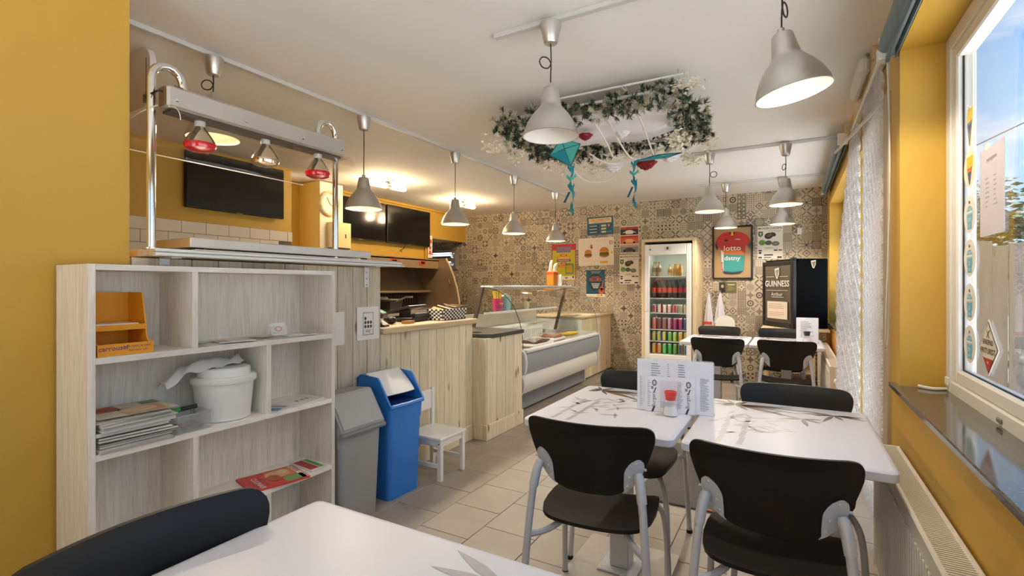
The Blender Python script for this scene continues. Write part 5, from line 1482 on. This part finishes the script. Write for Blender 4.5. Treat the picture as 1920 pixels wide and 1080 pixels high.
for k, (c, c2) in enumerate((('#3f3836', '#e8e0d6'), ('#d9653a', '#f0b08a'), ('#8a8d92', '#4a3a38'))):
    z0 = .29 - .137 * k
    p.rect(-.142, z0, .142, z0 + .125, c).rect(-.142, z0 + .09, .142, z0 + .125, ['#d8502a', '#c8402e', '#c9a894'][k], 1).oval(0, z0 + .035, .10, .022, c2, 1).oval(.0, z0 + .055, .06, .02, c2, 2).oval(-.075, z0 + .02, .018, .018, '#1f1c1b', 3).oval(.075, z0 + .02, .018, .018, '#1f1c1b', 3)
p.text('OLDTIMERTREFFEN', 0, .397, .03, '#2a1a14', 3, w=.26, bold=True).text('RETRO RIT', 0, .008, .018, '#7a4a3a', 1).done()
def mussel(name, lab, x, z, w, h):
    r, p = sheet(name, lab, 'poster', x, PY, z, w, h, '#e9e1d2')
    p.text('MOSSELDAGEN', 0, h * .93, h * .085, '#2f3a30', 1, w=w * .93, bold=True).rect(-w * .1, h * .855, w * .45, h * .862, '#8a8d80').rect(-w * .05, h * .825, w * .4, h * .831, '#8a8d80')
    p.poly([(-w * .46, h * .84), (-w * .28, h * .84), (-w * .28, h * .72), (-w * .37, h * .67), (-w * .46, h * .72)], '#2f5a44').poly([(-w * .42, h * .80), (-w * .32, h * .80), (-w * .37, h * .70)], '#c9d6c2', 1)
    p.oval(-w * .05, h * .70, w * .17, h * .095, '#3a332f', 1, rot=.3).oval(w * .12, h * .74, w * .12, h * .06, '#463e39', 2, rot=-.5).oval(-w * .02, h * .72, w * .10, h * .04, '#7a5a3c', 3, rot=.4)
    p.oval(-w * .31, h * .50, w * .13, h * .085, '#6f9a4f', 1).oval(-w * .06, h * .49, w * .14, h * .07, '#4f5f4e', 2).oval(w * .22, h * .46, w * .15, h * .07, '#5f6f5e', 1).oval(w * .22, h * .46, w * .1, h * .04, '#7f8a72', 2)
    for k, (a, c_) in enumerate(((-.46, '#2a2d34'), (.15, '#26282c'), (.33, '#8a3a34'))): p.rect(w * a, h * .24, w * (a + .14), h * .28, c_, 1)
    p.rect(-w * .44, h * .16, -w * .34, h * .22, '#2a2d34', 1).rect(-w * .24, h * .1, w * .12, h * .14, '#2f3236', 1).rect(-w * .46, h * .02, -w * .32, h * .07, '#2a4a86', 1).rect(-w * .24, h * .03, w * .05, h * .06, '#5a5d60', 1).rect(w * .28, h * .02, w * .46, h * .07, '#2a2a2a', 1).lines(-w * .2, w * .4, h * .30, h * .36, 2, '#8a8d80', 1).done()
mussel('mussel_poster', 'MOSSELDAGEN poster below the car poster', -2.212, 1.335, .305, .455)
mussel('mussel_poster', 'MOSSELDAGEN poster right of the framed jersey', -.262, 1.675, .31, .45)
x, z, w, h = bx4((-2.918, -2.603, 1.13, 1.56))
r, p = sheet('blues_poster', 'dark teal BLUES concert poster with an orange guitar', 'poster', x, PY, z, w, h, '#17566b')
p.oval(0, .235, .115, .14, '#123a4a').text('BLUES', 0, .275, .07, '#d8622a', 2, w=.2, bold=True).text('SPARKY', 0, .315, .035, '#c8562a', 2, w=.13, bold=True).text('13 AUGUSTUS 2023', 0, .405, .022, '#d9e3e0', 1, w=.17).text('ZONNEBEKE', 0, .385, .018, '#d9e3e0', 1, w=.14)
for k in range(4): p.rect(-.07 + .01 * k, .205 - .022 * k, .07 - .008 * k, .215 - .022 * k, '#dfe6e2', 2)
p.oval(.10, .09, .045, .05, '#d8622a', 2).oval(.105, .135, .03, .03, '#d8622a', 2).oval(.102, .10, .014, .016, '#7a2f1a', 3).poly([(.100, .15), (.118, .15), (.135, .26), (.122, .262)], '#c8562a', 3).rect(-.1575, 0, .1575, .045, '#efe8da', 1).rect(.02, .012, .08, .035, '#e8c22a', 2).oval(.10, .024, .01, .012, '#2a2a2a', 2).done()
# framed jersey
jf = thing('framed_jersey', 'black-framed red and teal cycling jersey on the papered wall', 'framed jersey', (-.733, YB - .03, 1.40))
w, h, t_ = .52, .75, .022
part('frame', B().box(-w / 2, -.005, 0, w / 2, .03, t_).box(-w / 2, -.005, h - t_, w / 2, .03, h).box(-w / 2, -.005, t_, -w / 2 + t_, .03, h - t_).box(w / 2 - t_, -.005, t_, w / 2, .03, h - t_), DARK, jf)
part('backing', B().box(-w / 2 + t_, .012, t_, w / 2 - t_, .028, h - t_), cm('#b89a6c', .8), jf)
RED, TLJ, ORJ = '#c9332c', '#2a9a94', '#e27a3a'
jer = part('jersey', B().prism([(-.15, .12), (-.10, .08), (.0, .07), (.10, .08), (.145, .12), (.155, .25), (.165, .42), (.18, .48), (.225, .42), (.235, .52), (.20, .60), (.12, .655), (.06, .668), (0, .66), (-.06, .668), (-.12, .655), (-.19, .60), (-.225, .50), (-.20, .41), (-.16, .46), (-.155, .42), (-.14, .25)], 'y', -.001, .012), cm(RED, .75), jf)
q = Print(jf, y=-.0016)
q.poly([(-.148, .12), (-.10, .08), (0, .07), (.10, .08), (.143, .12), (.154, .25), (.155, .36), (-.142, .36), (-.14, .25)], TLJ)
q.poly([(-.145, .355), (.156, .335), (.158, .39), (-.15, .42)], ORJ, 1)
q.poly([(-.147, .12), (-.115, .095), (-.11, .38), (-.15, .42), (-.139, .25)], '#e9e3dc', 2).poly([(-.144, .13), (-.12, .11), (-.12, .24), (-.139, .25)], '#c9332c', 3)
q.poly([(-.10, .08), (0, .07), (.10, .08), (.14, .115), (.0, .10), (-.135, .118)], '#1f2a30', 4)
q.poly([(-.225, .49), (-.205, .42), (-.185, .44), (-.205, .51)], '#2b2b30', 2).poly([(.235, .50), (.222, .43), (.20, .46), (.215, .52)], '#2b6f78', 2)
q.rect(-.012, .615, .012, .662, '#e9c33a', 2).rect(-.035, .640, .035, .662, '#1f1f22', 1).rect(-.10, .535, -.055, .56, '#2a2022', 2)
q.text('lotto', .0, .435, .10, '#f4efe8', 5, w=.22, bold=True).text('dstny', 0, .295, .085, '#f4efe8', 5, w=.21, bold=True).text('lotto', -.127, .19, .04, '#f4efe8', 5, rot=PI / 2).text('ridley', .07, .56, .03, '#f4efe8', 5)
q.oval(.145, .42, .022, .05, '#c9332c', 3).done()
part('glass', B().box(-w / 2 + t_, -.0035, t_, w / 2 - t_, -.0030, h - t_), glassy('picture_glass', (1, 1, 1), 1.25, .02), jf)
r, p = sheet('photo_card', 'small dark photo card with a portrait below the framed jersey', 'card', -.794, PY, 1.205, .23, .155, '#6f6a48')
p.rect(-.11, .005, -.03, .15, '#3a3a34').oval(-.07, .095, .018, .024, '#c9a688', 1).poly([(-.10, .01), (-.04, .01), (-.05, .065), (-.09, .065)], '#26262a', 1).rect(0, .11, .09, .125, '#d9c99a').lines(0, .1, .03, .1, 4, '#a39a6a', 0).done()

# ================================================================ garland over the tables
GX0, GX1, GY0, GY1, GZ = -1.82, -.58, 3.08, 3.90, 2.43
ga = thing('ceiling_garland', 'frosted fir garland frame with white gauze hung under the ceiling', 'garland', ((GX0 + GX1) / 2, (GY0 + GY1) / 2, GZ))
part('frame', B().tube([(GX0, GY0, GZ + .07), (GX1, GY0, GZ + .07), (GX1, GY1, GZ), (GX0, GY1, GZ)], .01, 6, closed=True), ALUPALE, ga, world=True)
part('support_bar', B().tube([(GX0 + .35, GY0 - .02, GZ + .135), (GX1 + .02, GY0 - .02, GZ + .135)], .007, 6), WHITE, ga, world=True)
for x, y in ((GX1 - .01, GY0 - .02), (GX0 + .4, GY0 - .02), (GX1 - .1, GY1), (GX0 + .1, GY1)):
    part('hook', B().tube([(x, y, 2.6), (x, y, GZ + .13)], .004, 6), STEEL, ga, world=True)
rnd = random.Random(21)
per = [((GX0, GY0), (GX1, GY0)), ((GX1, GY0), (GX1, GY1)), ((GX1, GY1), (GX0, GY1)), ((GX0, GY1), (GX0, GY0))]
gr, fz = B(), B()
def tuft(b, p, n, l, w, flat_=.8):
    d0 = Vector((rnd.gauss(0, 1), rnd.gauss(0, 1), rnd.gauss(-.15, flat_))).normalized()
    for _ in range(n):
        d = (d0 + Vector((rnd.gauss(0, .55), rnd.gauss(0, .55), rnd.gauss(0, .55)))).normalized()
        sd = d.orthogonal().normalized() * w
        L_ = l * rnd.uniform(.7, 1.25); o = p + d0 * rnd.uniform(0, l * .5)
        b.add([o - sd, o + sd, o + d * L_ + sd * .4, o + d * L_ - sd * .4], [(0, 1, 2, 3)])
for (a, c) in per:
    L_ = math.hypot(c[0] - a[0], c[1] - a[1])
    for k in range(int(L_ * 240)):
        t = rnd.random()
        zt = GZ + (.03 if a[1] == GY0 and c[1] == GY0 else 0)
        p_ = Vector((a[0] + (c[0] - a[0]) * t + rnd.gauss(0, .05), a[1] + (c[1] - a[1]) * t + rnd.gauss(0, .05), zt + rnd.gauss(0, .04)))
        if p_.z > 2.55: p_.z = 2.55
        tuft(gr if rnd.random() < .66 else fz, p_, 24, .034, .0030)
part('fir_foliage', gr, GREEN, ga, world=True, kind='stuff')
part('frosted_foliage', fz, FROST, ga, world=True, kind='stuff')
def gz_(u, v):
    x = GX0 + .1 + (GX1 - GX0 - .2) * u; y = GY0 + .06 + (GY1 - GY0 - .12) * v
    return (x, y, GZ + .05 - .10 * math.sin(PI * u) * math.sin(PI * v) ** .7 + .018 * math.sin(9 * u + 5 * v) + .012 * math.sin(17 * v - 6 * u))
part('gauze', B().grid(gz_, 30, 20), GAUZE, ga, smooth=True, solid=.003, world=True)
def rose(x, y, z, r, m, nm):
    b = B()
    for ring, (n_, r0, r1, dz) in enumerate(((3, .02, .34, .62), (5, .18, .62, .48), (6, .36, .86, .28), (7, .5, 1.05, .05))):
        for k in range(n_):
            a = 2 * PI * k / n_ + ring * .5
            def pet(u, v):
                an = a + (u - .5) * 2.1 * (2 * PI / n_) * (.55 + .45 * math.sin(PI * min(1, v + .25)))
                rad = r * (r0 + (r1 - r0) * v + .04 * math.sin(u * 7 + k))
                return (x + rad * math.cos(an), y + rad * math.sin(an), z - r * dz - r * .30 * math.sin(PI * .8 * v) + r * .12 * v + r * .05 * math.cos(6 * u))
            b.grid(pet, 5, 4)
    part(nm, b, m, ga, smooth=True, world=True)
rose(-.98, 3.84, 2.27, .08, ROSE, 'red_rose'); rose(-1.26, 3.28, 2.37, .05, ROSE, 'red_rose')
rose(-.80, 3.84, 2.30, .075, GAUZE, 'white_rose'); rose(-1.25, 3.86, 2.28, .075, GAUZE, 'white_rose'); rose(-1.02, 3.35, 2.37, .05, GAUZE, 'white_rose')
def spray(x, y, z, n, l, nm='blossom_spray'):
    b = B(); c = Vector((x, y, z))
    for k in range(n):
        d = Vector((rnd.gauss(0, 1), rnd.gauss(0, 1), rnd.gauss(-.6, .7))).normalized() * l * rnd.uniform(.3, 1)
        e = c + d
        b.tube([c, e], .0014, 3)
        for q_ in range(4):
            s_ = e + Vector((rnd.gauss(0, .012), rnd.gauss(0, .012), rnd.gauss(0, .012)))
            M = T(*s_) @ RZ(rnd.uniform(0, 6)) @ RX(rnd.uniform(-1.5, 1.5)) @ Matrix.Scale(.014, 4)
            b.add([(-1, 0, 0), (0, -.7, .2), (1, 0, 0), (0, .7, .2)], [(0, 1, 2, 3)], M)
    part(nm, b, CREAMLACE, ga, world=True, kind='stuff')
for x, y, z, n, l in ((-1.90, 3.10, 2.34, 26, .09), (-1.80, 3.25, 2.29, 24, .09), (-1.70, 3.60, 2.29, 22, .09), (-1.58, 3.86, 2.31, 34, .12), (-1.40, 3.92, 2.30, 26, .10), (-1.05, 3.95, 2.31, 22, .09), (-.66, 3.42, 2.30, 44, .09), (-.52, 3.05, 2.50, 18, .10), (-.66, 3.92, 2.29, 24, .09), (-.50, 3.80, 2.36, 26, .10)):
    spray(x, y, z, n, l)
def beads(pts):
    part('bead_string', B().tube(pts, .0062, 6, 6), PEARL, ga, smooth=True, world=True)
beads([(-1.06, 3.15, 2.42), (-1.06, 3.4, 2.33), (-1.03, 3.6, 2.25), (-.99, 3.75, 2.29), (-.90, 3.85, 2.36)])
beads([(-1.16, 3.15, 2.42), (-1.14, 3.4, 2.31), (-1.16, 3.62, 2.27), (-1.12, 3.8, 2.33)])
beads([(-1.35, 3.6, 2.32), (-1.25, 3.72, 2.26), (-1.12, 3.80, 2.28), (-1.05, 3.86, 2.36)])
beads([(-.86, 3.15, 2.42), (-.87, 3.45, 2.33), (-.88, 3.7, 2.26), (-.86, 3.82, 2.28)])
beads([(-1.6, 3.7, 2.36), (-1.52, 3.85, 2.2), (-1.40, 3.95, 2.17), (-1.28, 4.0, 2.22), (-1.22, 3.95, 2.33)])
part('satin_ribbon', B().grid(lambda u, v: (-1.12 + .30 * u, 3.70 + .05 * u + .03 * v, 2.27 + .05 * u - .02 * math.sin(PI * u) + .022 * v), 12, 2), CREAMLACE, ga, smooth=True, solid=.002, world=True)


def ribbon_tail(root, x, y, z, l, seed):
    r_ = random.Random(seed)
    pts = [(x + .01 * math.sin(k * 1.3 + seed), y + .004 * k, z - l * k / 9) for k in range(10)]
    b = B().grid(lambda u, v: (pts[int(v * 9)][0] + (u - .5) * .022 * math.cos(v * 7), pts[int(v * 9)][1] + (u - .5) * .018 * math.sin(v * 7), z - l * v), 1, 27)
    part('tail', b, TEAL, root, smooth=True, solid=.0016, world=True)
    for k in range(3):
        zz_ = z - l * (.05 + .2 * k)
        part('tail_bow', B().grid(lambda u, v: (x + (u - .5) * (.045 + .02 * (k % 2)), y + (v - .5) * .004 + .008 * math.sin(u * 9), zz_ + (v - .5) * .022 + .012 * math.cos(u * 6.3)), 8, 2), [TEAL, TEALLT][k % 2], root, smooth=True, solid=.0016, world=True)
    part('tail', B().grid(lambda u, v: (x - .012 - .035 * v + (u - .5) * .016, y + .004, z - l * (.55 + .22 * v)), 1, 6), TEALDK, root, solid=.0016, world=True)


def kite(label, c, right, up, w, h, seed, tail):
    t = thing('felt_kite', label, 'kite', c, 0, 'teal felt kites under the garland')
    R_, U_ = Vector(right).normalized(), Vector(up).normalized()
    C_ = Vector(c); nrm = R_.cross(U_) * .006
    pt = {'t': C_ + U_ * h * .40, 'b': C_ - U_ * h * .60, 'l': C_ - R_ * w * .5, 'r': C_ + R_ * w * .5, 'c': C_ + nrm}
    for k, (a, b_, m) in enumerate((('t', 'l', TEALLT), ('t', 'r', TEALLT), ('l', 'b', TEAL), ('b', 'r', TEALLT))):
        part('panel', B().add([pt['c'], pt[a], pt[b_]], [(0, 1, 2)]), m, t, solid=.003, world=True)
    part('piping', B().tube([pt['t'], pt['l'], pt['b'], pt['r']], .004, 5, closed=True), TEALDK, t, world=True)
    for e in ('t', 'b', 'l', 'r'): part('stitch_line', B().tube([pt['c'] + nrm * .4, pt[e]], .0025, 5), TEALDK, t, world=True)
    part('hanging_thread', B().tube([pt['t'], pt['t'] + Vector((0, 0, .12))], .001, 4), cm('#dcd6c8'), t, world=True)
    ribbon_tail(t, *pt['b'], tail, seed)
    return t
kite('teal felt kite hanging behind the unlit pendant', (-1.295, 3.0, 2.20), (1, .35, .35), (-.35, .2, .75), .21, .23, 1, .30)
kite('teal felt kite turned edge-on at the right of the garland', (-.83, 3.72, 2.26), (.35, .95, -.05), (1, .30, .14), .10, .34, 2, .34)

# ================================================================ window wall
def strands(name, label, n, f0, f1, z1, z0, seed):
    r_ = random.Random(seed); b = B()
    for k in range(n):
        s_ = k / (n - 1)
        ph = k * .9 + r_.uniform(-.3, .3); z = z1; i = 0; prev = None
        while z > z0:
            v = (z1 - z) / (z1 - z0)
            x, y = f0(s_, v), f1(s_, v)
            a = ph + i * .62
            hw = .0095
            cur = ((x + hw * math.cos(a), y + hw * math.sin(a), z), (x - hw * math.cos(a), y - hw * math.sin(a), z))
            if prev: b.add([prev[0], prev[1], cur[1], cur[0]], [(0, 1, 2, 3)])
            prev = cur; z -= .017; i += 1
    o = link(name, b.mesh(name, CURTAIN, recalc=False)); tag(o, label, 'curtain', None, 'stuff')
strands('strand_curtain', 'bunch of pale twisted plastic strands hanging furthest down the window wall', 30, lambda s_, v: .375 - .085 * min(1, v * 2.2) * s_ - .01 * s_, lambda s_, v: 3.86 + .38 * s_, 2.385, .06, 3)
strands('strand_curtain', 'backlit curtain of pale twisted plastic strands across the street door', 46, lambda s_, v: .382, lambda s_, v: 2.98 + .72 * s_, 2.39, .04, 4)
cr_ = thing('curtain_rail', 'white rail carrying the plastic strand curtain above the door', 'curtain rail', (.385, 3.6, 2.39))
part('rail', B().box(.365, 2.96, 2.388, .40, 4.26, 2.42, .004), PVC, cr_, world=True)
part('end_bracket', B().box(.355, 2.925, 2.375, .402, 2.965, 2.445, .006), PVC, cr_, world=True)
part('end_bracket', B().box(.33, 4.25, 2.40, .402, 4.29, 2.47, .004), PINE, cr_, world=True)
single('tie_rod', B().tube([(.265, 4.16, 2.245), (.355, 2.92, 2.16)], .008, 8), STEEL, 'thin steel rod holding the strand curtain aside', 'rod', smooth=True)
em = thing('emergency_light', 'white plastic-wrapped emergency light on a wooden board above the curtain', 'light', (.36, 3.7, 2.46))
part('board', B().box(.375, 3.28, 2.45, .40, 4.2, 2.598, .003), PINE, em, world=True)
part('housing', B().box(.32, 3.32, 2.47, .376, 3.82, 2.575, .02), mat('wrapped_plastic', '#d9d5cc', .5, bump=.6, bscale=30), em, world=True)


def blind(label, y0, y1, x, z, chain):
    t = thing('roller_blind', label, 'roller blind', (x, (y0 + y1) / 2, z))
    part('roll', B().tube([(x, y0, z), (x, y1, z)], .034, 18), GREYTUBE, t, smooth=True, world=True)
    part('hem_bar', B().box(x - .006, y0, z - .075, x + .008, y1, z - .045, .003), cm('#5e6c72', .5), t, world=True)
    part('fabric_drop', B().box(x + .028, y0, z - .06, x + .031, y1, z), GREYTUBE, t, world=True)
    for y in (y0, y1): part('end_cap', B().box(x - .03, y - .006, z - .055, x + .04, y + .006, z + .04, .004), WHITE, t, world=True)
    if chain:
        pts = [(x, y1 - .004, z - .05), (x + .01, y1 - .006, z - .55), (x - .004, y1 - .0, z - 1.2), (x - .0, y1 + .04, z - 1.33), (x + .02, y1 + .09, z - 1.2), (x + .012, y1 + .03, z - .6), (x + .006, y1 - .002, z - .05)]
        part('pull_chain', B().tube(pts, .0034, 5, 6), cm('#bdb5a3', .4), t, smooth=True, world=True)
blind('blue-grey rolled blind above the near window', -1.1, 2.70, .362, 2.36, True)
blind('blue-grey rolled blind above the far window', 4.72, 7.2, .345, 2.48, False)


def radiator(label, x0, x1, y0, y1, z0, z1):
    t = thing('radiator', label, 'radiator', ((x0 + x1) / 2, (y0 + y1) / 2, z0))
    n = int((y1 - y0) / .033)
    part('front_panel', B().box(x0 + .004, y0, z0, x0 + .014, y1, z1 - .012), RADIATOR, t, world=True)
    fl = B().box(-.0045, -.0085, z0 + .03, .0, .0085, z1 - .06, .003).mesh('flute', RADIATOR)
    for k in range(n):
        link('flute', fl, t, Vector((x0 + .004, y0 + .033 * (k + .5), 0)) - t.location)
    part('rear_panel', B().box(x1 - .018, y0, z0, x1 - .008, y1, z1 - .012), RADIATOR, t, world=True)
    part('end_plate', B().box(x0, y1 - .006, z0, x1, y1 + .002, z1, .002), RADIATOR, t, world=True)
    part('end_plate', B().box(x0, y0 - .002, z0, x1, y0 + .006, z1, .002), RADIATOR, t, world=True)
    tg = part('top_grille', B().box(x0, y0, z1 - .012, x0 + .014, y1, z1, .003).box(x1 - .014, y0, z1 - .012, x1, y1, z1, .003), RADIATOR, t, world=True)
    bm_ = B().box(x0 + .012, -.0026, z1 - .009, x1 - .012, .0026, z1 - .002).mesh('grille_bar', RADIATOR)
    nb = int((y1 - y0) / .012)
    if nb <= 200:
        for k in range(nb): link('grille_bar', bm_, tg, (0, y0 + .012 * (k + .5), 0))
    part('inner_fins', B().box((x0 + x1) / 2 - .003, y0 + .01, z0 + .02, (x0 + x1) / 2 + .003, y1 - .01, z1 - .03), GREYDK, t, world=True)
    for y in (y0 + .1, y1 - .1): part('wall_bracket', B().box(x1 - .01, y - .02, z0 + .1, XW - .001, y + .02, z0 + .2), RADIATOR, t, world=True)
    part('valve_pipe', B().tube([((x0 + x1) / 2, y1 - .03, z0 + .01), ((x0 + x1) / 2, y1 - .03, 0)], .009, 8), RADIATOR, t, smooth=True, world=True)
    return t
radiator('white panel radiator under the near window beside the table', .303, .392, .75, 2.6, .12, .64)
r_ = radiator('pale panel radiator below the far window', .262, .352, 4.72, 6.9, .12, .66)
part('thermostat_knob', B().lathe([(0, 0), (.02, 0), (.024, .05), (.018, .065), (0, .065)], 14, T(.31, 4.71, .55) @ RX(PI / 2)), WHITE, r_, smooth=True, world=True)

# stickers and paper on the window glass (seen from inside, facing -x)
GXI = .5775
def on_glass(name, label, y, z, cat='sticker', group=None):
    t = thing(name, label, cat, (GXI, y, z), -PI / 2, group)
    return t
def disc(t, rx, rz, col, yoff=0.0):
    part('disc', B().prism([(rx * math.cos(2 * PI * k / 28), rz * math.sin(2 * PI * k / 28)) for k in range(28)], 'y', -.0012, 0), cm(col, .4), t)
sy = 2.448
bl_lab = ['highest blue and white round sticker on the window', 'second blue and white round sticker from the top', 'third blue and white round sticker from the top', 'lowest blue and white round sticker on the window']
for k, z in enumerate((1.575, 1.412, 1.247, 1.092)):
    t = on_glass('round_sticker', bl_lab[k], sy, z, group='round window stickers')
    disc(t, .070, .070, '#ece9df')
    q = Print(t, y=-.0016)
    q.poly([(-.034, .0), (.034, .0), (.034, -.02), (.026, -.035), (.026, -.055), (-.026, -.055), (-.026, -.035), (-.034, -.02)], '#6fb6cf').poly([(.036 * math.cos(PI * j / 10), .002 + .03 * math.sin(PI * j / 10)) for j in range(11)], '#7fc0d6', 1)
    q.rect(-.034, .004, .034, .012, '#e9f1f0', 2).text('2019 22 23'.split()[k % 3], 0, -.02, .02, '#e9f1f0', 3).text('HORECA', 0, .02, .012, '#f4f8f6', 3).text('GIDS', 0, -.043, .013, '#e9f1f0', 3).oval(0, .045, .006, .006, '#3f4a52', 3).done()
t = on_glass('round_sticker', 'oval sticker with a yellow cone of fries near the top of the window', sy, 1.746, group='round window stickers')
disc(t, .070, .070, '#efe6cc')
q = Print(t, y=-.0016)
q.poly([(-.038, .045), (.038, .045), (.03, .0), (-.03, .0)], '#eec33c').poly([(-.03, .002), (.03, .002), (.004, -.06), (-.004, -.06)], '#3d4f7a', 1).poly([(-.028, .0), (.028, .0), (.022, -.014), (-.022, -.014)], '#d8703a', 2).done()
t = on_glass('cone_sticker', 'highest sticker, a yellow and blue cone of fries', sy, 1.903)
part('sheet', B().prism([(-.03, .055), (-.015, .075), (.012, .062), (.034, .07), (.034, .03), (.006, -.075), (-.008, -.075), (-.034, .02)], 'y', -.0012, 0), cm('#eccb52', .4), t)
q = Print(t, y=-.0016); q.poly([(-.03, .015), (.032, .02), (.004, -.07), (-.006, -.07)], '#7f8799').poly([(-.022, .005), (.024, .008), (.002, -.03)], '#4f5a78', 1).done()
t = on_glass('diamond_sticker', 'dark diamond sticker reading ERKEND FRITURIST', 2.246, 1.10)
part('sheet', B().prism([(0, -.095), (.098, 0), (0, .095), (-.098, 0)], 'y', -.0012, 0), cm('#e5ddd2', .4), t)
q = Print(t, y=-.0016)
q.poly([(0, -.089), (.091, 0), (0, .089), (-.091, 0)], '#453b36').poly([(0, -.084), (.086, 0), (0, .084), (-.086, 0)], '#d9cfc2', 1).poly([(0, -.084), (.049, -.036), (-.049, -.036)], '#b3372a', 2)
q.text('ERKEND', 0, .018, .024, '#3a312d', 3, w=.10, bold=True).text('FRITURIST', 0, -.012, .026, '#3a312d', 3, w=.14, bold=True).text('2023', 0, -.05, .012, '#f0e2d8', 4)
for s_ in (-1, 1): q.poly([(s_ * .014, .035), (s_ * .010, .033), (-s_ * .014, .058), (-s_ * .010, .060)], '#3a312d', 3)
q.done()
t = on_glass('window_notice', 'white opening-hours paper taped to the window glass', 2.215, 1.48, 'notice')
part('sheet', B().box(-.115, -.0012, 0, .115, 0, .295), cm('#c9c3cb', .6), t)
q = Print(t, y=-.0016); q.text('openingsuren', 0, .255, .022, '#8f8a94', 0, w=.10).lines(-.06, -.01, .09, .2, 7, '#a09aa6', 0, 3, .3).lines(.02, .06, .09, .2, 7, '#a09aa6', 0, 4, .3).done()
part('tape', B().box(-.06, -.0014, .29, -.03, -.0002, .315), cm('#e6e2dc', .4), t)
single('stay_arm', B().tube([(.545, 2.62, .891), (.50, 2.60, .891), (.47, 2.62, .892), (.46, 2.635, .893)], .006, 6, 3), WHITE, 'white window stay lying on the sill corner', 'stay', smooth=True)
